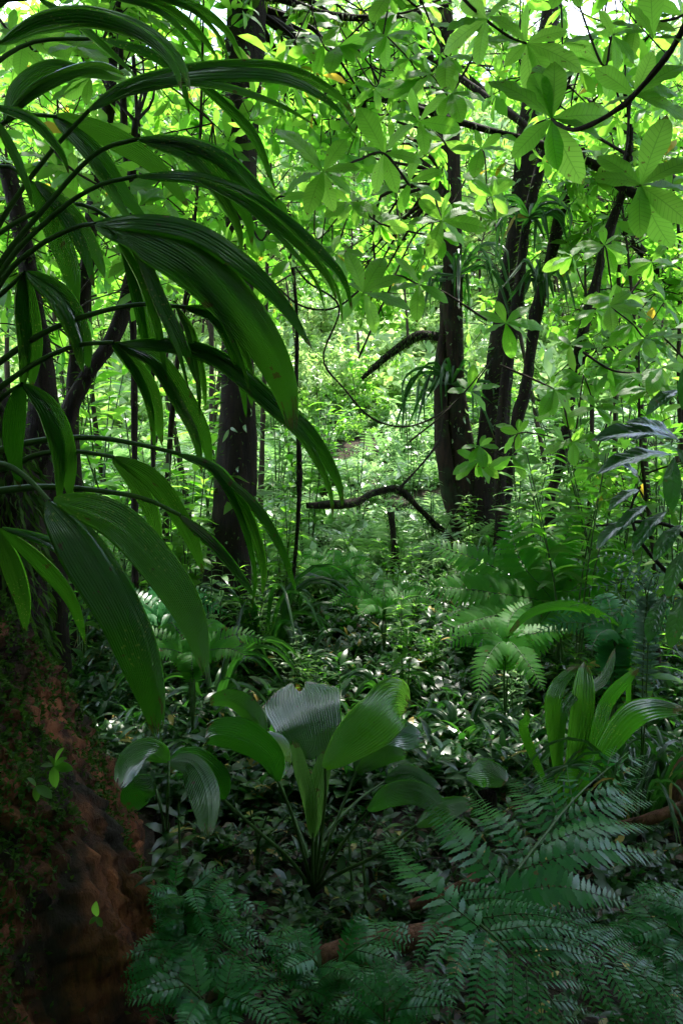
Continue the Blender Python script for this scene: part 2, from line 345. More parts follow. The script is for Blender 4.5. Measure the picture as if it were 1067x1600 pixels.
# left main trunk
T1 = PT([(345, 1010), (352, 960), (366, 780), (372, 600), (379, 400), (376, 250), (381, 100), (388, -20)], 5.7, 5.9)
T1 = up(root(T1), 9.5)
make_tree('tree', 'thick dark straight tree trunk behind the near palm, left of centre', 'tree', T1, [.17, .14, .125, .125, .125, .125, .14, .14, .14, .12, .06],
          [((-1.2, 4.6, 9.3), (2.6, 3.0, 1.2), 34), ((.6, 5.2, 8.8), (2.2, 2.4, 1.0), 40), (P(540, 150, 6.8), (.8, .9, .9), 16)], LM, .19, wh=8, sides=20, bump=.13, seed=3, moss=2600, twr=.6, lowlimb=.5)
# pair of trunks right of centre (one base)
D2 = 8.4
b2 = HP(745, 850, D2)
T2 = root(PT([(738, 850), (722, 740), (708, 620), (704, 500), (706, 400), (703, 300), (700, 200), (698, 90), (690, -20)], D2)); T2 = up(T2, 10.2, (-.4, 0))
t2 = make_tree('tree', 'twin stemmed brown tree with peeling bark standing right of centre, left trunk of the clump', 'tree', T2, [.20, .15, .125, .12, .12, .12, .085, .08, .08, .07, .05, .03],
          [((1.4, 7.6, 9.4), (2.4, 1.8, .7), 14), (P(600, 130, 8.6), (1.1, .8, 1.2), 20), (P(620, 380, 8.8), (.7, .6, .6), 8), (P(720, 40, 8.6), (.8, .8, .6), 10)], LM, .18, wh=8, bark='bark2', sides=16, bump=.16, seed=4, moss=2600, twr=.6, lowlimb=.4)
m = MB(); cc, rr = tube(m, PT([(728, 858), (700, 760), (689, 650), (688, 560), (697, 500)], D2-.12, D2), [.10, .08, .075, .07, .05], 10, n=24, bump=.12, seed=9); m.build('side_stem', M['bark2'], t2)
m = MB(); c1, r1 = tube(m, PT([(700, 530), (672, 524), (650, 525), (620, 545), (590, 570), (565, 592)], D2, D2+.3), [.055, .05, .045, .04, .035, .02], 7, n=24, bump=.15, seed=10); fuzz(m, c1, r1, 700, .05, 3, hang=.8, matl=1); m.build('branch', [M['bark'], M['moss']], t2)
T3 = root(PT([(748, 850), (757, 780), (770, 680), (785, 540), (796, 440), (812, 350), (825, 250), (840, 130), (860, 20), (866, -30)], D2+.05, D2-.3)); T3 = up(T3, 10, (.8, 0))
make_tree('tree', 'dark leaning tree trunk rising to the right from the base of the twin stemmed tree', 'tree', T3, [.2, .15, .13, .13, .12, .12, .115, .11, .10, .09, .06, .03],
          [((3.4, 7.2, 9.3), (2.2, 1.6, .8), 12)], LM, .28, sides=14, bump=.15, seed=5, moss=2400, twr=.8, lowlimb=.8)
T4 = root(PT([(783, 850), (781, 740), (786, 620), (800, 520), (809, 465), (818, 375), (833, 300), (853, 230), (862, 185), (872, 140)], 7.6, 7.2))
make_tree('tree', 'slim dark mossy stem leaning just right of the dark leaning trunk', 'tree', T4, [.06, .055, .05, .05, .05, .05, .045, .045, .04, .02], [(P(900, 60, 6.4), (.8, .8, .4), 5)], LM, .22, sides=8, bump=.15, seed=6, moss=900, lowlimb=.8)
T5 = root(PT([(776, 830), (793, 745), (805, 670), (820, 610), (831, 534), (843, 465), (863, 390), (883, 310), (900, 262), (910, 228)], 7.9, 7.5))
t5 = make_tree('tree', 'broken off mossy stem leaning right with a snapped top', 'tree', T5, [.07, .06, .06, .055, .055, .055, .055, .055, .05, .045], [], LM, .22, sides=9, bump=.16, seed=7, moss=1100)
T6 = root(PT([(858, 785), (873, 735), (883, 675), (893, 600), (906, 534), (928, 450), (948, 370), (978, 280), (985, 200)], 6.9, 6.3))
make_tree('tree', 'slender dark stem leaning right, furthest right of the leaning stems', 'tree', T6, [.05, .05, .045, .045, .045, .04, .04, .035, .02], [(P(990, 120, 6.), (.9, .7, .5), 6), (P(960, 560, 6.6), (.5, .4, .3), 4)], LM, .2, sides=8, bump=.12, seed=8, moss=700, lowlimb=.5)
# left stems
LS = [([(90, 900), (92, 740), (105, 650), (135, 590), (175, 530), (203, 455), (214, 400), (205, 300), (212, 190)], 4.6, [.075, .065, .065, .06, .05, .045, .04, .03, .02], 'forked dark stem that bends right at the left of the photo', 500),
      ([(113, 780), (116, 600), (130, 480), (141, 375), (150, 275), (170, 170), (178, 50), (180, -30)], 5.2, [.05, .045, .045, .04, .04, .04, .04, .03], 'dark slim stem curving up between the left palm fronds', 400),
      ([(211, 870), (210, 600), (205, 400), (196, 220), (190, 100), (186, -20)], 4.9, [.022, .02, .02, .02, .02, .018], 'very thin straight black pole stem at the left', 150),
      ([(28, 960), (30, 840), (52, 740), (66, 660), (64, 560), (50, 450), (30, 340), (10, 260)], 3.9, [.16, .13, .11, .09, .07, .05, .05, .04], 'thick black trunk mass near the left edge below the hanging fronds', 900),
      ([(240, 760), (238, 560), (228, 380), (216, 200), (206, 40), (204, -20)], 5.6, [.018, .016, .016, .015, .015, .01], 'thin dark stem just right of the black pole stem', 100)]
for i, (pp, d, rad, lab, ms) in enumerate(LS):
    make_tree('sapling' if i != 3 else 'tree', lab, 'sapling' if i != 3 else 'tree', root(PT(pp, d)), rad, [(P(pp[-1][0]+20, pp[-1][1]-60, d+.3), (.7, .6, .5), 5)] if i not in (3,) else [], LM, .2, sides=10, bump=.14, seed=20+i, moss=ms, lowlimb=.6)
t = thing('dead_tree', 'black mossy rotting stump with hanging shaggy moss at the left edge', 'stump', HP(5, 930, 3.6))
m = MB(); c1, r1 = tube(m, [HP(5, 930, 3.6)-Z*.1, P(10, 860, 3.6), P(5, 760, 3.6), P(-15, 680, 3.6), P(-40, 600, 3.6)], [.24, .19, .16, .14, .10], 14, n=26, bump=.16, seed=31); m.build('trunk', M['bark'], t)
m = MB(); fuzz(m, c1, r1, 2600, .09, 4, hang=1.5); m.build('moss', M['moss'], t)
# diagonal fallen trunks / branches of the upper right
for pp, d, r, lab in [([(505, 140), (533, 145), (618, 160), (733, 195), (843, 225), (933, 260), (983, 300), (1100, 335)], (7.3, 6.2), [.02, .025, .028, .03, .035, .04, .04], 'long thin bent pole crossing the upper right from left to right'),
                      ([(560, 30), (578, 45), (683, 100), (758, 150), (830, 205), (938, 320), (1013, 405), (1110, 510)], (8.8, 7.4), [.02, .03, .035, .04, .045, .045, .05], 'dark leaning pole running steeply down to the right edge'),
                      ([(640, 50), (735, 125), (800, 180), (900, 250), (1000, 295), (1100, 365)], (9.2, 8.2), [.03, .04, .05, .05, .05], 'fallen pole lying behind the other crossing poles'),
                      ([(1110, 300), (1050, 280), (1000, 225), (900, 150), (820, 110)], (8, 8.4), [.05, .05, .045, .03], 'upper crossing pole under the large leaves'),
                      ([(410, -5), (450, 2), (500, 20), (560, 28), (640, 22), (700, 8)], (5.0, 5.2), [.02, .024, .02, .012], 'dark branch crossing the very top beside the thick trunk')]:
    m = MB(); p3 = PT(pp, *d); c1, r1 = tube(m, p3, r, 8, n=40, bump=.08, seed=int(pp[0][0])); fuzz(m, c1, r1, 350, .06, 3, hang=1, matl=1)
    tag(m.build('fallen_pole', [M['bark'], M['moss']]), lab, 'branch', 'dead poles and branches crossing the gap')
for pp, d, r, lab, fz in [([(480, 790), (525, 788), (555, 785), (585, 770), (622, 765), (650, 790), (680, 820), (712, 850)], (7.2, 8.), [.035, .04, .04, .035, .03, .03, .03], 'mossy dead branch bent like a roof in front of the clearing', 700),
                      ([(622, 765), (650, 735), (675, 705), (688, 680), (694, 640)], (7.4, 7.8), [.014, .01, .01, .006], 'thin bare twig rising from the bend of the dead branch', 40),
                      ([(450, 400), (480, 440), (530, 480), (505, 560), (540, 610), (570, 645), (600, 662), (640, 666), (690, 645), (740, 600), (770, 560)], (6.2, 7.4), [.008]*6, 'thin hanging vine looping in front of the clearing', 60),
                      ([(400, 415), (430, 445), (465, 475), (500, 484), (530, 478), (560, 455)], (6.2, 6.4), [.008]*4, 'sagging thin vine beside the thick dark trunk', 40),
                      ([(452, 330), (456, 400), (464, 500), (463, 620), (468, 740), (463, 850), (452, 960), (448, 1010)], (5.6, 5.9), [.014, .014, .013, .02, .013, .012], 'straight hanging liana right of the thick dark trunk', 500)]:
    m = MB(); c1, r1 = tube(m, PT(pp, *d), r, 6, n=50, bump=.15, seed=int(pp[0][0])); fuzz(m, c1, r1, fz, .04, 3, hang=.6, matl=1)
    nmn = 'vine' if ('vine' in lab or 'liana' in lab) else 'dead_branch'
    tag(m.build(nmn, [M['bark'], M['moss']]), lab, 'vine' if nmn == 'vine' else 'branch')
for pp, d, r, lab in [([(620, 935), (618, 900), (615, 845), (611, 800)], 7.0, [.035, .03, .028, .035], 'thin dark mossy stump standing in front of the clearing'),
                      ([(618, 690), (616, 665), (612, 630), (604, 590)], 14.5, [.26, .22, .2, .12], 'dark shaggy stump under the mossy branch, in the shade behind the clearing edge')]:
    m = MB(); t = thing('stump', lab, 'stump', root(PT(pp, d))[0]); c1, r1 = tube(m, root(PT(pp, d)), r, 10, n=18, bump=.2, seed=3); m.build('trunk', M['bark'], t)
    m = MB(); fuzz(m, c1, r1, 260 if d < 10 else 900, .045 if d < 10 else .12, 3, hang=1.0); m.build('moss', M['moss'], t)

# ---- big reddish mossy tree base at lower left, unseen crown added to shade the foreground
def tree_base():
    cx, cyy = -1.9, 2.2
    t = thing('tree', 'huge flared tree base with reddish crumbling bark and moss at the lower left', 'tree', (cx, cyy, 0))
    zz = np.concatenate([np.linspace(-.3, 1.3, 150), np.linspace(1.35, 3, 20), np.linspace(3.2, 7.5, 12)])
    rz = np.interp(zz, [-.3, -.09, .09, .44, .70, .95, 1.09, 1.3, 2, 3, 7.5], [1.45, 1.36, 1.28, 1.13, .99, .87, .74, .64, .55, .5, .38])
    a = np.linspace(0, 2*np.pi, 440, endpoint=False); q = np.random.default_rng(2)
    R = rz[:, None]*np.ones(440)
    for k, am in ((5, .04), (9, .04), (17, .02), (31, .012)):
        R = R+am*np.sin(k*a+q.random()*6+zz[:, None]*(1.5+k*.12))*np.clip(1.6-zz[:, None]*.6, .2, 1)
    z1 = zz[:, None]
    for k in range(40): f1, f2 = q.integers(8, 90), q.uniform(3, 38); R = R+.006/(1+.02*f1)*np.sin(f1*a+q.random()*6+z1*q.normal(0, 9))*np.sin(f2*z1+q.random()*6+1.5*np.sin(a*q.integers(3, 20)))
    for k in range(50): f1, f2 = q.integers(40, 180), q.uniform(20, 90); R = R+.0035*np.sin(f1*a+q.random()*6+z1*q.normal(0, 25))*np.sin(f2*z1+q.random()*6+2*np.sin(a*q.integers(9, 40)))
    R = R+.05*np.abs(np.sin(a*14+z1*2.2+.6*np.sin(z1*9)))**3*np.clip(1.5-z1, 0, 1)+.003*q.normal(0, 1, R.shape)
    V = np.stack([cx+R*np.cos(a), cyy+R*np.sin(a), zz[:, None]+0*R], -1)
    n = len(zz); i = np.arange(n-1)[:, None]; j = np.arange(440)[None]; j2 = (j+1) % 440
    F = np.stack([i*440+j, i*440+j2, (i+1)*440+j2, (i+1)*440+j], -1).reshape(-1, 4)
    m = MB(); m.add(V.reshape(-1, 3), F); m.build('trunk', M['red'], t)
    # moss in patches on the outward face
    ms = MB(); K = 230000; ii = q.integers(2, 150, K); jj = q.integers(290, 520, K) % 440
    p = V[ii, jj]; pn = np.sin(p[:, 0]*7+p[:, 2]*5)+np.sin(p[:, 1]*6-p[:, 2]*8+1)+np.sin(p[:, 2]*13+p[:, 0]*9)*.6+(p[:, 2]-.52)*4.5+q.normal(0, .6, K)
    k = (pn > -.15) & (p[:, 0] > -1.6) & (p[:, 1] < 3.0); p = p[k]; aa = a[jj[k]]
    nn = np.stack([np.cos(aa), np.sin(aa), .35+0*aa], -1); D = nrm(nn*.5+q.normal(0, .8, (len(p), 3))); L = q.uniform(.008, .024, len(p)); global BV; BV = V[:150].reshape(-1, 3)
    ms.inst(LF, frames(D, q.normal(0, 1, (len(p), 3))+Z, L), p, q.random(len(p))); ms.build('moss', M['moss'], t)
    # unseen limbs + crown overhead, added for shade, leaves cleared for skylight
    tw, tips, dirs = MB(), [], []
    for cc, cr, nc in [((-2.2, 1.6, 7.6), (2.6, 3.0, .9), 34), ((.8, .4, 7.4), (2.8, 2.6, .9), 30), ((2.8, 1.8, 7.8), (1.8, 2.4, .8), 18), ((-.4, 3.6, 7.9), (2.4, 1.2, .6), 14)]:
        for kx in range(nc):
            pt = np.array(cc)+nrm(q.normal(0, 1, 3))*np.array(cr)*q.random()**.5; o = np.array([cx, cyy, q.uniform(5, 7.3)]); mid = (o+pt)/2+q.normal(0, .2, 3)
            tube(tw, [o, mid, pt], [.09, .05, .015], 6, n=8)
            for w_ in range(7):
                d = nrm(q.normal(0, 1, 3)*np.array([1, 1, .5])); e = pt+d*q.uniform(.4, .9); tube(tw, [pt, (pt+e)/2+q.normal(0, .05, 3), e], [.012, .01, .006], 4, n=4); tips.append(e); dirs.append(nrm(d+Z*.5))
    tw.build('branch', M['bark'], t); lf = MB(); tips, dirs = np.array(tips), np.array(dirs); k = ~((np.abs(tips[:, 0]) < 3.2) & (tips[:, 1] > -2.6) & (tips[:, 1] < 2.8)); crown_leaves(lf, tips[k], dirs[k], LM, 8, .34, 77, 0); lf.build('crown', M['mid'], t)
tree_base()

# ---------------------------------------------------------------- sapling prototypes and copies for the midstorey
def sapling(name, label, cat, h, seed, leafm, T, L, spread=1.0, nc=16, wh=5, nleaf=7, group=None, low=.35, bark='twig', loc=(0, 0, 0), el=(-35, 35)):
    q = np.random.default_rng(seed); lean = q.normal(0, .12, 2)
    tr = [np.array([0, 0, -.1]), np.array([lean[0]*h*.3, lean[1]*h*.3, h*.35]), np.array([lean[0]*h*.5+.08, lean[1]*h*.6, h*.7]), np.array([lean[0]*h, lean[1]*h, h])]
    tr = [p_+np.array(loc) for p_ in tr]
    top = tr[-1]
    cr = [(np.array(loc)+np.array([lean[0]*h*.7, lean[1]*h*.7, h*.74]), (spread, spread, h*.32), nc)]
    return make_tree(name, label, cat, tr, [.012+.004*h, .010+.003*h, .014, .006], cr, T, L, nleaf=nleaf, wh=wh, leafm=leafm, bark=bark, seed=seed, group=group, sides=7, bump=.1, twr=L*2.1, limb=.3, tw_r=.0045, lowlimb=low, el=el)
GM = 'broad leaved saplings behind the palm'
ML = 'leafy sapling with whorls of bright green leaves among others like it'
FARAWAY = (0, 0, 0)
protos = []
specs = [(3.9, 'mid', LM, .20, 1.0), (4.6, 'mid', LM2, .22, 1.1), (3.4, 'mid2', LM, .17, .9), (5.2, 'mid', LM, .19, 1.2), (2.6, 'mid', LM2, .18, .8)]
# positions (px, d, proto, scale); base stands on the ground below that column
spots = [(130, 5.4, 0, .9), (250, 6.2, 1, .9), (310, 7.4, 3, .95), (180, 7.6, 0, 1.1), (405, 8.8, 3, 1.1),
         (920, 7.6, 1, .95), (1030, 6.6, 3, .85), (1080, 8.0, 0, 1.15), (960, 9.2, 3, 1.1),
         (860, 10.2, 2, 1.3), (1050, 10.6, 2, 1.4), (330, 10.4, 1, 1.4), (230, 9.6, 2, 1.4), (80, 8.6, 3, 1.1), 
         (120, 11.6, 0, 1.5), (1150, 9.8, 3, 1.2), (1000, 12.5, 4, 1.6), (780, 15.6, 0, 1.5),
         (1040, 4.8, 4, .75), (330, 12.6, 3, 1.2), (20, 10.0, 4, 1.8), (470, 14.6, 4, 1.3), (560, 15.8, 4, 1.5), (640, 16.2, 4, 1.4), (700, 15.2, 2, 1.1)]
used = [False]*5; SAP = []
for i, (px, d, k, s) in enumerate(spots):
    x = (px-533.5)/FPX*d; loc = np.array([x, d, float(H(x, d))-.02])
    if not used[k]:
        h, lm, T, L, sp = specs[k]
        protos.append(None)
    if not used[k]:
        used[k] = sapling('sapling', ML, 'sapling', h, 100+k, lm, T, L, sp, nc=[16, 18, 18, 24, 12][k], wh=5, group=GM)
        used[k].location = tuple(loc); used[k].scale = (s, s, s); used[k].rotation_euler = (0, 0, random.random()*6)
        SAP.append((px, d, used[k]))
    else: SAP.append((px, d, copy_tree(used[k], loc, random.random()*6.28, s*random.uniform(.95, 1.05))))
ZN = [(200, 'behind the left palm fronds'), (345, 'just left of the thick dark trunk'), (450, 'just right of the thick dark trunk'), (700, 'on the far side of the clearing'), (900, 'behind the leaning trunks'), (9999, 'towards the right edge')]
ORD = ['nearest', 'second nearest', 'third nearest', 'fourth nearest', 'fifth nearest', 'sixth nearest', 'seventh nearest', 'eighth nearest', 'ninth nearest', 'tenth nearest', 'eleventh nearest', 'twelfth nearest', 'thirteenth nearest', 'fourteenth nearest']
def zone_labels(objs, what):   # [(px, distance, object)]
    for k, (hi, zn) in enumerate(ZN):
        lo = ZN[k-1][0] if k else -9999; g = sorted([e for e in objs if lo <= e[0] < hi], key=lambda e: e[1])
        for j, e in enumerate(g): e[2]['label'] = (what+' '+zn) if len(g) == 1 else '%s %s, %s of %s there' % (what, zn, ORD[j], {2: 'two', 3: 'three', 4: 'four', 5: 'five', 6: 'six', 7: 'seven', 8: 'eight', 9: 'nine'}.get(len(g), str(len(g))))
zone_labels(SAP, 'leafy whorl leaved sapling')
# bushes on the slope behind (copies of a few)
GB = 'sunlit bushes on the slope behind the clearing'
BL = 'sunlit bushy small tree on the slope behind the clearing'
bp = [None]*4
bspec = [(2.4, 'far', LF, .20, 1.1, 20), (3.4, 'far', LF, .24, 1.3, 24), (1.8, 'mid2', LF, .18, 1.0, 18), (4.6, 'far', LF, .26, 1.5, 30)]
q = np.random.default_rng(5); nb = 0
for i in range(400):
    y = 15+22*q.random(); x = q.uniform(-.55, .55)*y
    if y < 18.5 and -2.2 < x < 2.6: continue
    k = int(q.integers(0, 4)); s = q.uniform(.8, 1.3)*(1+.02*(y-15)); loc = np.array([x, y, float(H(x, y))-.05])
    if bp[k] is None:
        h, lm, T, L, sp, nc = bspec[k]
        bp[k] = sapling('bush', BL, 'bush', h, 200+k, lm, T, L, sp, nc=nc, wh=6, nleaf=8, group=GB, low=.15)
        bp[k].location = tuple(loc); bp[k].scale = (s, s, s)
    else: copy_tree(bp[k], loc, q.random()*6.28, s)
    nb += 1
    if nb >= 85: break
for i in range(26):
    y = q.uniform(11.5, 18.5); x = q.uniform(-2.6, 2.8); c_ = copy_tree(bp[int(q.integers(0, 4))], (x, y, float(H(x, y))-.04), q.random()*6.28, q.uniform(.28, .55)); c_['label'] = 'low bush standing in the pale sunlit clearing'; c_['group'] = 'low bushes in the clearing'

# ---------------------------------------------------------------- big near leaves of the upper right
def leafpx(mb, x0, y0, x1, y1, d0, d1, T=LN, roll=0, matl=0, wide=1.0, rnd=None):
    a, b = P(x0, y0, d0), P(x1, y1, d1); L = np.linalg.norm(b-a); D = nrm(b-a); toc = nrm(CP-(a+b)/2)
    up_ = Z*.75+toc*.65; sidev = nrm(np.cross(D, toc)); up_ = up_+sidev*roll
    A = frames(D[None], up_[None], L*1.04); A = A*np.array([wide, 1, 1])[None, None, :]
    mb.inst(T, A, [a], np.array([RG.random() if rnd is None else rnd]), matl)
def near_branch(label, bpts, bd, rad, whorls, mt='big', T=LN, name='leafy_branch'):
    p3 = PT(bpts, *bd); t = thing(name, label, 'branch', p3[0]); m = MB(); c1, r1 = tube(m, p3, rad, 7, n=40, bump=.12, seed=len(bpts)); m.build('branch', M['twig'], t)
    lf = MB()
    for (x, y, d, tips) in whorls:
        for tp in tips:
            tx, ty = tp[:2]; roll = tp[2] if len(tp) > 2 else RG.normal(0, .3); dd = tp[3] if len(tp) > 3 else RG.normal(0, .05)
            leafpx(lf, x, y, tx, ty, d, d+dd, T, roll)
    lf.build('leaves', M[mt], t); return t
near_branch('near branch at the top right carrying the largest glowing veined leaves',
    [(1120, -40), (1067, 45), (1043, 85), (998, 140), (958, 175), (903, 202), (875, 196), (862, 186)], (2.4, 3.0), [.012, .011, .010, .009, .008, .006],
    [(862, 186, 3.0, [(768, 120, .2), (867, 93, .1), (800, 243, -.3), (830, 110), (868, 262), (960, 178, .5), (905, 285, .5), (845, 95, .3), (940, 210)]),
     (990, 150, 2.75, [(930, 105), (940, 165), (1070, 95), (1090, 190), (1060, 140), (1020, 80)]),
     (1020, 60, 2.5, [(985, 5), (1015, -45), (1075, 60), (960, 30)])])
near_branch('drooping near twig at the right edge with a star of large pale veined leaves',
    [(990, 150), (983, 165), (980, 215), (974, 262), (985, 284), (1000, 290)], (2.75, 2.6), [.005, .005, .004, .004],
    [(1000, 290, 2.6, [(1040, 180, .1), (930, 275), (998, 368, .2), (1085, 245), (1100, 300), (1075, 345, .4), (935, 240), (1045, 390)])])
near_branch('near branch at the top with large leaves hanging over the leaning trunk',
    [(700, -30), (735, 10), (770, 40), (800, 60), (822, 68)], (3.3, 3.4), [.007, .006, .005],
    [(822, 68, 3.4, [(768, 20), (742, 60, .3), (910, 105, .2), (862, 135), (820, 10), (790, 100), (885, 45, .4), (832, 150)]),
     (760, 30, 3.3, [(700, 40), (745, 100), (720, -10), (800, -10), (690, 80)])])
near_branch('leafy twig with a bright star of leaves left of the peeling trunk',
    [(640, 290), (600, 240), (560, 250), (530, 262), (510, 268)], (4.0, 3.8), [.007, .006, .005],
    [(505, 268, 3.8, [(540, 215, .2), (435, 195, .3), (450, 290), (520, 330), (470, 235), (550, 300), (560, 260), (480, 330)]),
     (600, 240, 4., [(560, 165), (640, 190), (560, 230), (660, 250), (620, 300), (585, 300)])])
near_branch('leafy twig with bright yellow green leaves just right of the drooping palm tips',
    [(760, 500), (690, 455), (655, 445), (620, 430), (590, 445), (567, 458)], (4.6, 4.0), [.007, .006, .005, .004],
    [(567, 458, 4.0, [(543, 390, .2), (625, 430, .1), (640, 478), (590, 520), (530, 500), (600, 400), (545, 440)]),
     (655, 445, 4.3, [(620, 400), (690, 410), (650, 500), (700, 470), (610, 450)])])
near_branch('leafy twig with small bright star of leaves in front of the leaning trunks',
    [(640, 690), (700, 640), (760, 570), (785, 520), (790, 505)], (5.6, 5.2), [.007, .006, .004, .004],
    [(790, 505, 5.2, [(825, 478, .1), (742, 488), (850, 510), (755, 520), (800, 560), (830, 530), (775, 470)]),
     (735, 612, 5.5, [(780, 600), (740, 570), (700, 610), (760, 640), (715, 590)])])
near_branch('middle leafy twig spreading across the twin stemmed tree below the crossing pole',
    [(560, 560), (600, 470), (640, 380), (665, 352), (690, 345)], (4.8, 4.4), [.007, .006, .005, .004],
    [(690, 345, 4.4, [(740, 320), (655, 310), (730, 385), (760, 355), (700, 300), (640, 345), (670, 400)]),
     (640, 285, 4.4, [(600, 250), (585, 300), (690, 265), (650, 240), (625, 330), (690, 310)]),
     (655, 190, 4.2, [(690, 150, .2), (610, 180), (665, 240), (720, 200), (640, 140), (610, 225)])])
for j, (cx_, cy_, d_, lab) in enumerate([(500, 50, 4.8, 'leafy twig hanging at the top just right of the thick dark trunk'), (590, 60, 4.8, 'leafy twig at the top centre of the photo'), (640, 120, 4.4, 'leafy twig beside the crossing pole near the top'),
     (930, 420, 4.6, 'leafy twig below the drooping star of leaves'), (1040, 520, 4.2, 'leafy twig at the right edge above the dark shrub'), (1030, 620, 4.4, 'lower leafy twig at the right edge above the dark shrub'), (700, 20, 4.5, 'leafy twig at the top edge beside the mossy trunk'), (950, 70, 3.6, 'leafy twig behind the largest glowing leaves'),
     (200, 300, 4.0, 'leafy twig behind the left palm fronds'), (480, 330, 4.6, 'leafy twig right of the thick trunk behind the drooping frond'), (90, 60, 3.6, 'leafy twig behind the palm at the top left corner'),
     (740, 260, 4.6, 'leafy twig between the two tall trunks'), (560, 380, 4.8, 'leafy twig above the bright yellow green star'), (900, 640, 4.6, 'leafy twig low beside the slender stem'), (840, 700, 5.2, 'leafy twig low behind the bright ferns')]):
    q = np.random.default_rng(300+j); wl = []
    for k in range(6):
        wx, wy = cx_+q.normal(0, 48), cy_+q.normal(0, 42); R_ = .19*FPX/d_; tips = []
        for u in range(7): an = q.random()*6.28; rr_ = R_*q.uniform(.55, 1.05); tips.append((wx+math.cos(an)*rr_, wy+math.sin(an)*rr_*.75+6, q.normal(0, .4), q.normal(0, .06)))
        wl.append((wx, wy, d_+q.normal(0, .2), tips))
    bp_ = [(cx_+q.choice([-1, 1])*120, cy_-70)]+sorted([(w_[0], w_[1]) for w_ in wl], key=lambda z_: z_[0])
    if bp_[0][0] > cx_: bp_ = [bp_[0]]+bp_[1:][::-1]
    near_branch(lab, bp_, (d_, d_), [.007, .005, .004], wl)

# ---------------------------------------------------------------- near arching palm
def ribbon(mb, pts3, wpx, twist=25, pleats=5, a=.55, b=.8, notch=0, fold=.35, rows=34, depth=.16, matl=0, rnd=.5, wbase=.12, flare=0):
    """pleated blade along pts3 ; wpx = apparent full width in photo pixels"""
    c = spl(pts3, rows); T_ = tang(c); toc = nrm(CP-c); dist = (c-CP)@FW
    t = np.linspace(0, 1, rows); W0 = nrm(np.cross(T_, toc)); N0 = np.cross(W0, T_)
    tw = np.radians(twist)*(1 if np.isscalar(twist) else 1); 
    if not np.isscalar(twist): tw = np.interp(t, np.linspace(0, 1, len(twist)), np.radians(twist))
    tw = tw*np.ones(rows); ct, st = np.cos(tw)[:, None], np.sin(tw)[:, None]
    W = W0*ct+N0*st; Nn = N0*ct-W0*st
    wf = prof(np.clip(t, .004, .996), a, b); wf = np.maximum(wf, wbase*(1-t)); wf[-1] = .02
    hw = wpx/2*dist/FPX*wf/np.maximum(np.cos(np.abs(tw)), .35)
    s = np.linspace(-1, 1, pleats*8+1); tri = np.arcsin(np.cos(s*pleats*2*np.pi)*.97)/np.pi
    pd = hw/pleats*depth*2
    jag = np.interp(s*pleats, np.arange(-pleats, pleats+1), RG.random(2*pleats+1)); wv = np.sin(np.linspace(0, 9, rows)*RG.uniform(.7, 1.4)+RG.random()*6)
    hw = hw*(1+.05*wv*np.sin(t*3.1)); ext = 1-notch*np.exp(-(s/.18)**2)-.26*np.abs(s)**2.5*(1 if notch else 0)-(.12 if a > .5 and pleats > 8 else .06)*jag; notch = 1
    Wd = hw[:, None]*s
    V = c[:, None]+W[:, None]*(Wd*math.cos(fold))[..., None]+Nn[:, None]*((-np.abs(Wd)*math.sin(fold)+pd[:, None]*tri*(.6+.8*jag)))[..., None]
    if notch:
        ti = t[:, None]*ext[None]*(rows-1); i0 = np.clip(ti.astype(int), 0, rows-2); f = (ti-i0)[..., None]
        cs = c[i0]*(1-f)+c[i0+1]*f; Ws = W[i0]; Ns = Nn[i0]; hh = (hw[i0]*(1-f[..., 0])+hw[i0+1]*f[..., 0])
        V = cs+Ws*(hh*s*math.cos(fold))[..., None]+Ns*((-np.abs(hh*s)*math.sin(fold)+pd[:, None]*tri*(.6+.8*jag)))[..., None]
    U = np.stack([np.tile(s, (rows, 1)), np.tile(t[:, None], (1, len(s)))], -1).reshape(-1, 2)
    mb.add(V.reshape(-1, 3), grid_faces(rows, len(s)), U, rnd, matl)
PC = P(-260, 900, 1.5)
palm = thing('palm', 'near dark green palm with long arching pleated fronds filling the left side', 'palm', (PC[0], PC[1], float(H(PC[0], PC[1]))))
m = MB(); tube(m, [np.array([PC[0], PC[1], -.1]), np.array([PC[0]+.02, PC[1], .5]), PC-Z*.05], [.05, .045, .04], 10, n=12, bump=.1); m.build('stem', M['bark'], palm)
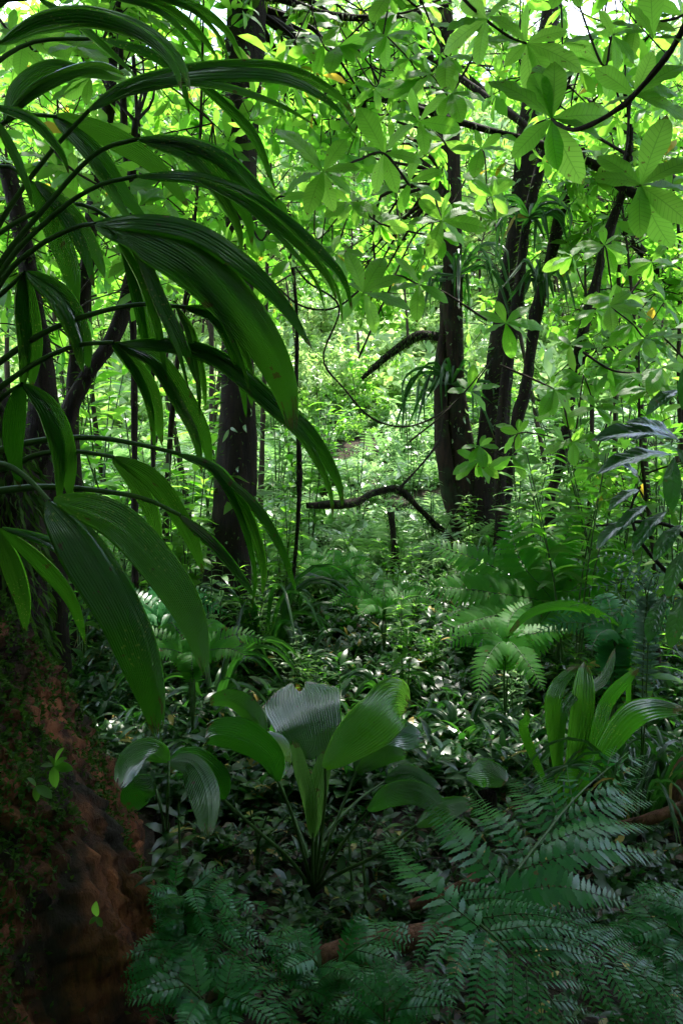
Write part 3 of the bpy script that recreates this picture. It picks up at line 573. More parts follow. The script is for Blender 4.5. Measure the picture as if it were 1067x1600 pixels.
# frond: petiole pts, blades [(pts, width, twist)], d0, d1, label?
FR = [
 ([(-150, 330), (-60, 140), (0, 65)], [([(0, 68), (60, 32), (130, 20), (200, 35), (250, 62), (285, 100), (300, 150)], 40, 50)], 1.3, 1.35, None),
 ([(-150, 700), (-60, 480), (0, 350), (70, 250), (140, 172)], [([(138, 173), (200, 135), (300, 110), (400, 103), (470, 115), (530, 150), (562, 192)], 34, 35), ([(150, 165), (230, 128), (330, 130), (430, 160), (500, 200)], 16, 45)], 1.3, 1.6, None),
 ([(-150, 720), (-60, 560), (0, 415), (75, 320), (150, 240), (215, 217)], [([(213, 217), (290, 222), (350, 245), (400, 290), (440, 335), (480, 380)], 30, 45), ([(222, 220), (300, 240), (350, 290), (385, 340), (395, 388)], 36, -20)], 1.25, 1.6, None),
 ([(-150, 740), (-60, 590), (0, 430), (80, 340), (150, 292), (215, 275)], [([(213, 275), (300, 275), (380, 300), (450, 345), (505, 395), (540, 440), (553, 500)], 26, 50), ([(300, 276), (390, 318), (460, 375), (510, 430), (530, 480)], 20, 35)], 1.25, 1.6, None),
 ([(-170, 760), (-70, 600), (0, 445), (60, 385), (120, 355), (150, 350)], [([(148, 350), (215, 355), (300, 395), (370, 465), (420, 540), (448, 610), (460, 692)], 88, (60, 45, 25, 5)), ([(150, 350), (225, 342), (310, 358), (390, 412), (450, 478), (492, 552)], 40, 58), ([(170, 356), (215, 385), (255, 470), (290, 540), (312, 610)], 26, 45), ([(180, 365), (225, 440), (250, 520), (262, 600)], 20, 40), ([(160, 352), (240, 372), (330, 450), (380, 540), (400, 600)], 24, 40)], 1.2, 1.45, None),
 ([(-170, 780), (-70, 620), (0, 566), (60, 525), (130, 495), (215, 476), (290, 480)], [([(288, 480), (335, 492), (365, 530), (385, 580), (395, 640)], 32, 20), ([(275, 478), (300, 520), (318, 590), (322, 640)], 18, 30)], 1.3, 1.6, None),
 ([(-170, 780), (-70, 660), (0, 606), (60, 565), (120, 540), (178, 535)], [([(176, 536), (215, 575), (242, 625), (255, 700)], 36, 15), ([(180, 536), (245, 565), (290, 630), (318, 680), (330, 738)], 42, -15), ([(185, 536), (280, 538), (350, 562), (430, 628), (480, 668), (515, 720), (532, 760), (537, 802)], 38, 45)], 1.3, 1.65, None),
 ([(-170, 800), (-70, 700), (0, 625), (35, 600)], [([(34, 600), (24, 650), (22, 700), (32, 765)], 42, 0), ([(38, 600), (78, 640), (105, 705), (110, 785)], 46, 10)], 1.3, 1.4, 'spotted translucent pair of hanging blades'),
 ([(-170, 700), (-70, 520), (0, 462), (40, 425)], [([(38, 425), (42, 480), (52, 540), (50, 610)], 46, 0), ([(42, 425), (95, 462), (128, 520), (140, 580)], 48, 10)], 1.35, 1.45, None),
 ([(-170, 800), (-60, 740), (0, 704), (75, 687), (150, 684), (215, 694), (280, 709)], [([(278, 709), (335, 730), (372, 775), (398, 830), (413, 890), (410, 935)], 26, 40), ([(340, 735), (400, 790), (440, 855), (465, 930)], 20, 40)], 1.3, 1.65, None),
 ([(-170, 820), (-60, 750), (15, 729), (65, 709), (125, 706), (178, 714)], [([(176, 714), (210, 750), (238, 800), (254, 865)], 34, 15), ([(180, 714), (240, 752), (290, 825), (320, 900)], 40, -20)], 1.3, 1.6, None),
 ([(-170, 830), (-60, 780), (0, 767), (75, 761), (150, 766), (225, 779), (282, 805)], [([(280, 804), (328, 842), (370, 890), (404, 940)], 22, 45)], 1.3, 1.6, None),
 ([(-170, 820), (-60, 740), (0, 725), (40, 745), (78, 783)], [([(76, 782), (125, 830), (175, 910), (212, 990), (238, 1080), (250, 1172)], 88, (60, 35, 10)), ([(84, 782), (180, 820), (250, 890), (300, 970), (326, 1070)], 74, (-40, -15, 0))], 1.2, 1.2, 'broad glossy hanging leaf near the tree base'),
 ([(-150, 420), (-60, 260), (20, 185), (90, 182)], [([(88, 180), (165, 212), (240, 258), (300, 330)], 44, -20), ([(84, 182), (150, 240), (200, 310), (235, 350)], 40, 20)], 1.5, 1.65, None),
 ([(-150, 520), (-60, 340), (0, 260), (50, 285)], [([(50, 283), (82, 350), (110, 420), (122, 490)], 46, 0), ([(56, 283), (112, 335), (148, 390), (166, 438)], 38, 15)], 1.45, 1.55, None),
 ([(-150, 560), (-40, 400), (60, 330), (130, 320), (185, 350)], [([(185, 350), (215, 440), (240, 530), (252, 600)], 34, 10)], 1.55, 1.65, None),
 ([(-100, 120), (0, 10), (80, -40), (165, -10)], [([(160, -10), (250, 8), (310, 50), (345, 98)], 22, 30), ([(225, -10), (300, 8), (352, 45), (382, 96)], 20, 30)], 1.4, 1.6, None),
 ([(-100, 160), (-40, 20), (60, -5)], [([(58, -5), (120, 32), (172, 78), (216, 122)], 16, 50)], 1.3, 1.45, None),
 ([(-120, 320), (-50, 230), (10, 190)], [([(8, 190), (28, 135), (80, 103), (135, 112), (200, 125)], 30, 30), ([(10, 188), (50, 150), (110, 118), (160, 105), (205, 122)], 24, -50)], 1.25, 1.35, 'curled glossy young blade at the upper left'),
 ([(-120, 360), (-60, 220), (-10, 165)], [([(-10, 165), (50, 185), (95, 235), (110, 275)], 20, 45), ([(-10, 180), (20, 230), (45, 290), (52, 330)], 18, 45)], 1.2, 1.3, None),
 ([(-120, 300), (-50, 150), (40, 70), (160, 60)], [([(160, 60), (240, 85), (285, 130), (298, 185)], 18, 45), ([(300, 120), (350, 160), (400, 215), (432, 300)], 22, 40)], 1.5, 1.7, None),
 ([(-150, 900), (-60, 850), (0, 830)], [([(-4, 830), (20, 880), (38, 935), (42, 990)], 40, 30), ([(0, 826), (60, 880), (110, 940), (135, 1010)], 30, -40), ([(4, 824), (90, 850), (150, 900), (190, 960)], 22, 45)], 1.5, 1.75, 'low shaded blades beside the stump'),
]
for pet, bl, d0, d1, lab in FR:
    n = len(pet); pd_ = np.linspace(1.5, d0+(d1-d0)*.3, n) if pet[0][0] < -80 else np.linspace(d0, d0, n)
    m = MB(); tube(m, [PC]+[P(x, y, k) for (x, y), k in zip(pet, pd_)], [.011, .009, .007, .005, .0035], 8, n=40, bump=.02)
    fo = m.build('frond', M['stem'], palm)
    for bpts, wd, tw in bl:
        m = MB(); dd = np.linspace(pd_[-1], d1+RG.normal(0, .04), len(bpts))
        lastx = None
        ribbon(m, [P(x, y, k) for (x, y), k in zip(bpts, dd)], wd*(.92 if wd > 60 else .82), tw, pleats=max(3, int(wd/7)), depth=.72, rnd=RG.random(), rows=50, a=.55, b=.85)
        m.build('blade', M['palm'], fo)
        if wd < 60 and len(bpts) > 3 and RG.random() < .75:
            ox, oy = RG.uniform(-26, -8), RG.uniform(6, 26); m = MB(); nb_ = len(bpts)
            ribbon(m, [P(x+ox*k_/nb_, y+oy*k_/nb_, z_-.03*k_/nb_) for k_, ((x, y), z_) in enumerate(zip(bpts, dd))], wd*RG.uniform(.4, .6), RG.uniform(20, 60), pleats=3, depth=.7, rnd=RG.random(), rows=40, a=.55, b=.8)
            m.build('blade', M['palm'], fo)
    if lab: fo['label'] = lab

# ---------------------------------------------------------------- young palm in the centre
def fan_palm(name, label, basept, leaves, pm='fan'):
    t = thing(name, label, 'palm', basept); m = MB()
    for k in range(10): a = k*.63; m_ = tube(m, [basept+np.array([0, 0, -.05]), basept+np.array([math.cos(a)*.02, math.sin(a)*.02, .04]), basept+np.array([math.cos(a)*.03, math.sin(a)*.03, .13])], [.022, .016, .008], 6, n=6, bump=.2, seed=k)
    m.build('stem', M['bark'], t)
    for pet, blades in leaves:
        m = MB(); tube(m, [basept+Z*.02]+[P(*p_) for p_ in pet], [.008, .006, .005, .004], 7, n=22); lf = m.build('leaf_stalk', M['stem'], t)
        for bl in blades:
            pts, wd, tw, kw, mt = bl; m = MB(); ribbon(m, [P(*p_) for p_ in pts], wd, tw, rnd=RG.random(), **kw); m.build('leaf_blade', M[mt], lf)
    return t
FB = Q(490, 1405, 0)
K1 = dict(pleats=14, a=.55, b=.34, notch=.16, fold=.25, rows=30, depth=.45)
K2 = dict(pleats=9, a=.6, b=.6, notch=0, fold=.3, rows=34, depth=.42)
fan_palm('young_palm', 'young palm with broad pleated fan leaves in the centre foreground', FB, [
 ([(494, 1320, 2.55), (500, 1245, 2.6), (494, 1182, 2.65)], [([(493, 1186, 2.65), (482, 1130, 2.72), (470, 1085, 2.85), (466, 1060, 2.95)], 122, 0, dict(K1, notch=.22, fold=.12, a=.5), 'fan')]),
 ([(500, 1320, 2.5), (508, 1250, 2.45), (508, 1200, 2.42)], [([(506, 1200, 2.42), (545, 1160, 2.45), (590, 1120, 2.5), (618, 1096, 2.6), (642, 1108, 2.75)], 84, 12, dict(K2, pleats=10, b=.5, depth=.4), 'young')]),  # right blade uses the lit copy, painted brighter than the other fans
 ([(488, 1350, 2.5), (489, 1300, 2.48)], [([(488, 1305, 2.48), (482, 1250, 2.46), (468, 1200, 2.48), (459, 1155, 2.5)], 26, 25, dict(pleats=4, a=.5, b=.5, depth=.3), 'spear'), ([(489, 1310, 2.48), (494, 1250, 2.46), (504, 1205, 2.48), (512, 1172, 2.5)], 34, -10, dict(pleats=5, a=.5, b=.4, depth=.3), 'spear')]),
 ([(470, 1320, 2.5), (452, 1262, 2.42), (434, 1220, 2.36)], [([(435, 1222, 2.36), (420, 1185, 2.34), (385, 1160, 2.3), (340, 1148, 2.25), (318, 1158, 2.2)], 54, (20, 40, 50), dict(K2, pleats=9, b=.5), 'fan'), ([(436, 1218, 2.36), (440, 1185, 2.45), (430, 1160, 2.6), (400, 1142, 2.75)], 40, -30, K2, 'fan')]),
 ([(455, 1345, 2.5), (405, 1300, 2.4), (350, 1250, 2.25)], [([(350, 1250, 2.25), (322, 1212, 2.2), (290, 1195, 2.15), (258, 1210, 2.1)], 56, 35, dict(K2, pleats=10), 'fan')]),
 ([(512, 1320, 2.6), (535, 1260, 2.65), (556, 1205, 2.7)], [([(556, 1207, 2.7), (580, 1165, 2.75), (618, 1143, 2.8), (668, 1155, 2.85)], 58, 30, dict(K2, pleats=11), 'fan'), ([(556, 1207, 2.7), (600, 1182, 2.7), (640, 1180, 2.7)], 30, -20, K2, 'fan')]),
 ([(515, 1350, 2.5), (548, 1300, 2.45), (576, 1268, 2.4)], [([(574, 1266, 2.4), (610, 1240, 2.38), (655, 1238, 2.35), (705, 1272, 2.3)], 40, 25, dict(K2, b=.6), 'fan')]),
 ([(520, 1370, 2.5), (590, 1335, 2.35), (650, 1290, 2.3)], [([(650, 1290, 2.3), (690, 1262, 2.3), (740, 1250, 2.3)], 34, 40, K2, 'fan')]),
 ([(505, 1310, 2.7), (560, 1250, 2.9), (600, 1222, 3.0)], [([(600, 1220, 3.0), (640, 1210, 3.0), (692, 1238, 3.)], 34, 20, K2, 'fan')]),
 ([(478, 1330, 2.7), (440, 1230, 2.9), (415, 1160, 3.0)], [([(415, 1160, 3.0), (395, 1120, 3.05), (360, 1095, 3.1), (320, 1100, 3.1)], 34, 40, K2, 'fan')]),
])
fan_palm('young_palm', 'dark glossy palm seedling left of the fan leaved palm, above the small fern', Q(258, 1330, .05), [
 ([(262, 1260, 2.1), (264, 1190, 2.1)], [([(264, 1190, 2.1), (235, 1178, 2.05), (205, 1195, 2.0), (186, 1232, 1.95)], 46, 30, dict(K2, pleats=9, depth=.5), 'fan'), ([(264, 1190, 2.1), (300, 1195, 2.1), (322, 1240, 2.05), (326, 1310, 2.0)], 50, 20, dict(K2, pleats=11, depth=.34), 'fan')]),
 ([(255, 1280, 2.15), (245, 1235, 2.2)], [([(245, 1235, 2.2), (220, 1235, 2.2), (200, 1270, 2.2)], 50, 10, K2, 'fan')])])
fan_palm('young_palm', 'single folded glossy palm seedling behind the large fern', Q(760, 1290, .05), [
 ([(758, 1260, 2.7), (735, 1228, 2.7)], [([(728, 1212, 2.7), (760, 1206, 2.65), (792, 1222, 2.6)], 46, 20, dict(K2, pleats=8, depth=.34), 'fan')])])

# ---------------------------------------------------------------- ferns
def pinna(mb, pts3, length_px_unused, n, plen, T, up_=Z, ang=62, matl=0, rad=.0016, base=.25, sag=.25, seed=0, a=.25, b=.75):
    """a rib with toothed pinnules on both sides"""
    c = spl(pts3, 12); tube(mb, c, [rad, rad*.4], 4, n=8, mat=1)
    q = np.random.default_rng(seed); t = (np.arange(n)+.6)/n
    i = t*11; i0 = np.minimum(i.astype(int), 10); f = (i-i0)[:, None]; o = c[i0]*(1-f)+c[i0+1]*f; Tn = tang(c)[i0]
    Wd = nrm(np.cross(Tn, up_)); L = plen*np.maximum(prof(np.clip(t, .05, .97), a, b), .15)
    Nn = np.cross(Wd, Tn)
    for s in (-1, 1):
        an = math.radians(ang); D = Tn*math.cos(an)+Wd*s*math.sin(an)-Nn*sag*0-Z*sag*.3+q.normal(0, .05, (n, 3))
        mb.inst(T, frames(D, Nn+q.normal(0, .1, (n, 3)), L*q.uniform(.88, 1.1, n)), o, np.clip(.5+q.normal(0, .3, n), 0, 1), matl)
def frond(parent, rach, npin, plen, npn, T, mt, pinl=.22, ang=60, droop=.3, mats2=None, name='frond', seed=0, a=.35, b=.8, up_=Z, stalk=.18, rr=.004):
    """auto frond: rachis 3D points; plen = longest pinna (m); pinl = pinnule length as fraction of pinna spacing..."""
    c = spl(rach, 40); mb = MB(); tube(mb, c, [rr, rr*.4], 6, n=24, mat=1); q = np.random.default_rng(seed); Tn = tang(c)
    for k in range(npin):
        t = stalk+(1-stalk)*(k+.3)/npin; i = int(t*39); o = c[i]; T_ = Tn[i]; W = nrm(np.cross(T_, up_)); tt = (t-stalk)/(1-stalk)
        L = plen*max(float(prof(np.array(np.clip(tt, .04, .97)), a, b)), .08)
        for s in (-1, 1):
            an = math.radians(ang-15*tt+q.normal(0, 3)); D = T_*math.cos(an)+W*s*math.sin(an); l = L*q.uniform(.92, 1.08)
            pts = [o, o+D*l*.5+Z*droop*.04*l, o+D*l*.98+T_*.06*l-Z*droop*l*.35]
            if T is None:   # once-pinnate
                mb.inst(PL, frames(D[None]-Z*.15, up_[None]+q.normal(0, .1, (1, 3)), l), [o], np.array([q.random()]), 0)
            else: pinna(mb, pts, 0, max(4, int(npn*l/plen+.5)), pinl*(.5+.5*l/plen), T, nrm(up_+q.normal(0, .16, 3)), seed=int(q.integers(1e6)))
    return mb.build(name, [M[mt], M['stem']], parent)
PL = leaf_t(9, 1, .35, .8, .25, .4, .15, 0, .15)
# fern A: the large near fern, ribs traced on a sloping plane about half a metre up
fa = thing('fern', 'largest fern with wide feathery fronds at the lower right', 'fern', Q(745, 1600, .0)+np.array([0, .0, 0]))
m = MB(); ZF = .50
rach = [Q(735, 1560, .25), Q(745, 1460, .42), Q(790, 1385, ZF), Q(850, 1305, ZF+.02), Q(910, 1235, ZF+.02), Q(985, 1172, ZF-.02)]
tube(m, rach, [.004, .0035, .0025, .001], 7, n=40, mat=1)
PIN = [((752, 1452), (665, 1380), (592, 1305), 24), ((790, 1388), (725, 1320), (662, 1250), 24), ((822, 1342), (775, 1285), (722, 1234), 22), ((850, 1305), (825, 1262), (795, 1210), 18), ((872, 1280), (858, 1240), (838, 1204), 16), ((895, 1252), (888, 1222), (885, 1195), 13), ((922, 1228), (920, 1205), (928, 1180), 11), ((945, 1208), (950, 1190), (962, 1165), 9),
       ((775, 1400), (870, 1385), (985, 1412), 24), ((808, 1360), (930, 1328), (1045, 1342), 25), ((838, 1322), (940, 1290), (1035, 1292), 22), ((862, 1292), (945, 1262), (1025, 1252), 20), ((885, 1266), (950, 1245), (1022, 1235), 17), ((910, 1240), (960, 1226), (1018, 1212), 14), ((935, 1216), (975, 1205), (1020, 1192), 11), ((958, 1196), (985, 1188), (1015, 1178), 8)]
for k, (a_, b_, c_, n_) in enumerate(PIN):
    pl = .058 if k in (0, 1, 8, 9, 10) else .05 if n_ > 15 else .036
    pinna(m, [Q(*a_, ZF), Q(*b_, ZF+.03), Q(*c_, ZF-.04)], 0, n_, pl, PN, seed=k, up_=nrm(Z+np.array([RG.normal(0, .22), -.25+RG.normal(0, .2), 0])))
m.build('frond', [M['fern'], M['stem']], fa)
def Qs(l): return [Q(*p_) for p_ in l]
upc = nrm(Z+np.array([0, -.3, 0]))
frond(fa, Qs([(690, 1390, .50), (745, 1440, .50), (795, 1485, .48), (845, 1540, .43), (892, 1612, .36)]), 11, .23, 20, PN, 'fern', .032, 62, seed=3, up_=upc, stalk=.04)
frond(fa, Qs([(770, 1405, .46), (850, 1450, .44), (920, 1490, .40), (990, 1520, .36), (1065, 1548, .3)]), 12, .16, 15, PN, 'fern', .027, 62, seed=4, up_=upc, stalk=.05)
def fern(label, base, fronds, mt='fern', T=PN, group=None, name='fern', **k):
    t = thing(name, label, 'fern', base, group)
    for i, (rc, npin, pl, nn, pi) in enumerate(fronds): frond(t, [np.array(base)]+Qs(rc), npin, pl, nn, T, mt, pi, seed=int(abs(base[0])*100)+i*7, up_=upc, stalk=.25, **k)
    return t
fern('low fern with pointed fronds right of the fallen log end', Q(505, 1560, 0), [
    ([(500, 1520, .2), (480, 1490, .27), (415, 1475, .24)], 9, .12, 11, .035), ([(520, 1520, .2), (560, 1480, .28), (640, 1440, .26)], 10, .13, 11, .035),
    ([(530, 1530, .15), (570, 1510, .22), (640, 1545, .16)], 9, .12, 11, .033), ([(500, 1530, .15), (480, 1545, .2), (520, 1600, .14)], 9, .12, 11, .033), ([(490, 1520, .2), (450, 1480, .25), (440, 1440, .24)], 8, .1, 9, .033)])
fern('bluish fern with drooping fronds at the lower left of the young palm', Q(300, 1500, 0), [
    ([(290, 1400, .35), (330, 1392, .38), (420, 1418, .28)], 11, .11, 11, .032), ([(290, 1430, .3), (340, 1435, .3), (420, 1462, .2)], 11, .11, 11, .032),
    ([(280, 1400, .35), (255, 1375, .38), (245, 1450, .25)], 10, .11, 11, .03), ([(310, 1460, .2), (370, 1490, .22), (440, 1540, .15)], 10, .11, 10, .03), ([(285, 1470, .2), (240, 1520, .2), (260, 1600, .12)], 10, .13, 11, .035)])
fern('fern half hidden in shade at the bottom left beside the tree base', Q(330, 1620, 0), [
    ([(320, 1570, .2), (280, 1530, .25), (215, 1480, .2)], 11, .14, 12, .04), ([(340, 1570, .2), (360, 1540, .24), (330, 1490, .22)], 9, .12, 10, .035), ([(350, 1580, .2), (410, 1560, .24), (470, 1600, .16)], 9, .12, 10, .035)])
fern('fern at the right edge of the bottom beside the largest fern', Q(1100, 1560, 0), [
    ([(1080, 1480, .25), (1020, 1440, .3), (930, 1460, .2)], 12, .15, 12, .04), ([(1090, 1500, .2), (1040, 1500, .26), (960, 1540, .16)], 11, .13, 12, .035), ([(1090, 1450, .3), (1050, 1400, .32), (990, 1380, .28)], 10, .13, 12, .035), ([(1080, 1540, .2), (1020, 1560, .22), (950, 1600, .12)], 11, .15, 12, .035)])
fern('small fern at the bottom centre edge below the fallen log', Q(600, 1650, 0), [
    ([(600, 1600, .2), (560, 1560, .24), (500, 1580, .18)], 9, .12, 11, .033), ([(610, 1600, .2), (640, 1550, .26), (700, 1530, .22)], 9, .13, 11, .033), ([(600, 1600, .2), (600, 1550, .26), (590, 1510, .24)], 9, .12, 11, .033)])
# mid ferns (bright, right)
def midfern(label, bx, by, d, tipl, mt, pl, n=20, nn=12, pi=.03, T=None, rr=.005, nrmv=None):
    b = P(bx, by, d); t = thing('fern', label, 'fern', [b[0], b[1], float(H(b[0], b[1]))])
    for i, (mx, my, tx, ty, dd) in enumerate(tipl):
        rc = [np.array([b[0], b[1], float(H(b[0], b[1]))]), b, P(mx, my, d+dd*.5), P(tx, ty, d+dd)]
        toc = nrm(CP-b); frond(t, rc, n, pl, nn, T, mt, pi, 72, seed=i+int(bx), up_=nrm(Z*.55+toc*.8), stalk=.42, rr=rr*.6, a=.3, b=.6)
    return t
midfern('bright green fern with broad feathery fronds at the foot of the leaning trunks', 870, 955, 4.7, [(775, 888, 672, 848, .3), (815, 880, 790, 800, .2), (765, 925, 660, 915, -.1), (862, 880, 905, 800, .3), (780, 960, 690, 985, -.3), (920, 900, 985, 850, .1), (830, 990, 780, 1040, -.4)], 'fern2', .155, 36)
midfern('low bright fern left of the strap leaved plant', 790, 1010, 4.0, [(740, 990, 690, 1010, 0), (800, 960, 830, 940, .2), (830, 990, 890, 985, .1), (760, 1030, 745, 1090, -.3), (820, 1030, 850, 1080, -.3)], 'fern2', .09, 30)
midfern('silvery blue fern with level fronds at the right edge', 1010, 935, 3.0, [(960, 895, 895, 890, .1), (950, 915, 885, 925, 0), (950, 935, 890, 948, 0), (960, 870, 915, 875, .2), (960, 960, 900, 985, -.2), (1050, 890, 1090, 880, 0), (1045, 930, 1100, 950, -.2)], 'silver', .045, 30)
for bx, by, d, lab, mt in [(960, 1010, 3.4, 'dark fern below the silvery blue fern', 'fern'), (600, 960, 5.2, 'small fern in the middle of the ground cover', 'fern2'), (250, 980, 4.2, 'fern left of the thick trunk base in shade', 'fern'), (520, 905, 6.2, 'distant small fern left of the thin stump', 'fern2'), (300, 1040, 3.9, 'small fern in the ground cover left of the young palm', 'fern2')]:
    q = np.random.default_rng(int(bx)); R_ = .38*FPX/d
    midfern(lab, bx, by, d, [(bx+math.cos(a)*R_*.55, by+math.sin(a)*R_*.2-R_*.35, bx+math.cos(a)*R_, by+math.sin(a)*R_*.3-R_*.25, -math.sin(a)*.35) for a in np.linspace(0, 6.28, 8)[:-1]+q.random()], mt, .08, 26)

# ---------------------------------------------------------------- broad-leaved plants
def strap_plant(name, label, cat, base, leaves, mt='palm', group=None):
    t = thing(name, label, cat, base, group)
    for pts, wd, tw in leaves:
        m = MB(); ribbon(m, [np.array(base)]+[P(*p_) for p_ in pts], wd, tw, pleats=4, a=1.5, b=.7, depth=.3, rnd=RG.random(), rows=30, wbase=.05); m.build('leaf', M[mt], t)
    return t
b = HP(880, 1175, 3.1)
strap_plant('strap_leaf_plant', 'upright plant with broad bright strap leaves above the large fern', 'plant', b, [
    ([(862, 1130, 3.1), (868, 1075, 3.1), (905, 1035, 3.15)], 26, 20), ([(905, 1130, 3.1), (910, 1080, 3.1), (912, 1030, 3.15)], 40, 10), ([(930, 1140, 3.1), (950, 1090, 3.1), (1000, 1040, 3.0)], 24, 30),
    ([(820, 1150, 3.05), (822, 1125, 3.0), (824, 1100, 3.0)], 16, 10), ([(960, 1140, 3.0), (1010, 1105, 2.9), (1075, 1110, 2.8)], 40, 35), ([(880, 1110, 3.1), (940, 1060, 3.2), (960, 1010, 3.3)], 18, 30)])
b = HP(985, 1120, 3.4)
strap_plant('arching_leaf_plant', 'single long arching leaf blade in front of the bright fern', 'plant', b, [([(975, 1020, 3.4), (935, 965, 3.4), (880, 948, 3.4), (825, 962, 3.4), (786, 1004, 3.4)], 17, 45)])
def grasscl(label, px, py, d, n, L, wd, mt='cover', sp=.8, name='grassy_plant', group=None):
    b = HP(px, py, d); q = np.random.default_rng(int(px*7+py)); t = thing(name, label, 'plant', b, group); m = MB()
    for k in range(n):
        a = q.random()*6.28; l = L*q.uniform(.6, 1.1); h = q.uniform(.5, .95); o = b+np.array([math.cos(a), math.sin(a), 0])*.03
        out_ = np.array([math.cos(a), math.sin(a), 0])*sp
        ribbon(m, [o, o+out_*l*.3+Z*h*l*.7, o+out_*l*.7+Z*h*l*.75, o+out_*l*1.05+Z*h*l*.35], wd*FPX/d, q.uniform(-30, 30), pleats=2, a=.5, b=.8, rows=12, depth=.1, rnd=q.random())
    return m.build('leaves', M[mt], t)
for a_ in [('tuft of long narrow leaves right of the thick trunk', 470, 985, 5.0, 16, .55, .03), ('spiky rosette at the foot of the leaning trunks', 775, 850, 7.2, 18, .5, .03, 'dark'), ('tuft of narrow leaves in front of the thick trunk', 330, 1010, 4.4, 18, .6, .03), ('arching grass tuft left of the thick trunk base', 250, 940, 5.0, 16, .8, .035),
           ('grassy tuft at the right behind the large fern', 1000, 1150, 3.0, 26, .55, .015), ('second grassy tuft at the right edge', 1050, 1130, 3.2, 22, .6, .02), ('rosette of glossy leaves behind the young palm', 420, 1060, 3.9, 16, .3, .035), ('glossy rosette right of the young palm fan', 720, 1080, 3.9, 16, .32, .035), ('glossy rosette beyond the young palm', 600, 1040, 4.6, 16, .34, .035), ('tall narrow leaved tuft beside the liana', 410, 900, 5.2, 22, .9, .03), ('leaf tuft under the dark shrub', 940, 1060, 3.5, 14, .45, .03)]:
    grasscl(*a_)
# epiphyte straps on trunks
for px, py, d, n, L, lab in [(826, 340, 7.2, 20, .5, 'tuft of strap leaves growing high on the leaning trunk'), (842, 440, 7.3, 16, .45, 'tuft of strap leaves on the broken off stem'), (715, 430, 8.2, 22, .9, 'dark hanging strap leaves on the peeling trunk'), (705, 600, 8.2, 22, .8, 'long strap leaved plant growing low on the peeling trunk')]:
    b = P(px, py, d); q = np.random.default_rng(px); t = thing('epiphyte', lab, 'epiphyte', b); m = MB()
    for k in range(n):
        a = q.random()*6.28; l = L*q.uniform(.5, 1.1); o_ = np.array([math.cos(a), math.sin(a)-.3, 0])
        ribbon(m, [b, b+o_*l*.3+Z*q.uniform(-.05, .4)*l, b+o_*l*q.uniform(.4, .8)-Z*q.uniform(-.2, .2)*l, b+o_*l*q.uniform(.5, .9)-Z*q.uniform(.2, .9)*l], .04*FPX/d, q.uniform(-40, 40), pleats=1, rows=10, depth=.1, rnd=q.random(), a=.4, b=.8)
    m.build('leaves', M['cover' if n != 9 else 'mid'], t)
# stemmed shrubs with lance leaves (prototype + copies)
def stem_shrub(label, loc, nst, h, mt, T, L, seed, group=None, name='shrub', spread=.3, pairs=9):
    q = np.random.default_rng(seed); t = thing(name, label, 'shrub', loc, group); st, lf = MB(), MB(); loc = np.array(loc, float)
    for k in range(nst):
        a = q.random()*6.28; hh = h*q.uniform(.6, 1.1); o_ = np.array([math.cos(a), math.sin(a), 0])*spread*q.uniform(.3, 1)
        p_ = [loc+o_*.15-Z*.03, loc+o_*.5+Z*hh*.5, loc+o_+q.normal(0, .05, 3)+Z*hh]; c, r = tube(st, p_, [.007, .005, .003], 5, n=12)
        Tn = tang(c)
        for j in range(pairs):
            i = 3+int(8*(j+.5)/pairs); b0 = q.random()*6.28
            for s in (0, 1, 2) if j == pairs-1 else (0, 1):
                an = b0+s*(3.14 if j < pairs-1 else 2.1); D = np.array([math.cos(an), math.sin(an), q.uniform(-.1, .5)])
                lf.inst(T, frames(D[None], Z[None]+q.normal(0, .2, (1, 3)), L*q.uniform(.6, 1.1)), [c[min(i, 11)]], np.array([q.random()]))
    st.build('stem', M['stem'], t); lf.build('leaves', M[mt], t); return t
LSH = leaf_t(7, 1, .8, 1.0, .3, 1.0, .35)
GS = 'slender stemmed shrubs in the understorey'
sl = 'slender shrub with pointed bright leaves on thin stems in the understorey'
s0 = stem_shrub(sl, (0, 0, 0), 5, 1.25, 'mid', LSH, .25, 1, GS, pairs=8); s1 = stem_shrub(sl, (0, 0, 0), 6, .9, 'cover2', LSH, .16, 2, GS); s2 = stem_shrub(sl, (0, 0, 0), 5, 1.0, 'mid', LL, .27, 3, GS, pairs=7)
ss = [(900, 4.6, 0, 1), (960, 4.9, 0, 1.05), (860, 5.4, 2, 1.1), (1000, 4.3, 2, .95), (1050, 5.2, 0, 1.2), (820, 6.4, 1, 1.3), (930, 6.2, 0, 1.3), (280, 5.2, 0, 1), (230, 4.9, 2, .9), (300, 6.3, 0, 1.3), (180, 5.6, 1, 1.2), (430, 6.4, 2, 1), (480, 7.6, 0, 1.1), (400, 7.6, 1, 1.4), (560, 8.6, 1, 1.2), (120, 5.0, 0, .9), (60, 4.6, 2, .9), (680, 7.9, 1, .9), (1010, 7.0, 2, 1.3), (880, 8.2, 0, 1.3), (1060, 6.4, 1, 1.4), (340, 4.9, 1, .8), (760, 9.6, 0, 1.2), (500, 10.5, 2, 1.2), (640, 11.6, 1, 1.3), (250, 7.4, 2, 1.3), (560, 13, 0, 1.2), (700, 13.6, 2, 1.2), (980, 5.8, 1, 1.2), (840, 4.9, 1, .8)]
ss += [(150, 6.4, 0, 1.5), (220, 6.0, 1, 1.7), (290, 5.6, 2, 1.3), (90, 7.2, 0, 1.7), (340, 7.8, 0, 1.5), (430, 9.2, 1, 1.6), (20, 5.4, 1, 1.6), (180, 8.8, 2, 1.8), (970, 7.8, 0, 1.5), (1040, 7.2, 2, 1.5), (900, 9.6, 1, 1.8), (700, 9.4, 0, 1.1), (440, 6.0, 0, .8), (640, 9.6, 1, 1.1)]
NB = len(ss)
q = np.random.default_rng(44)
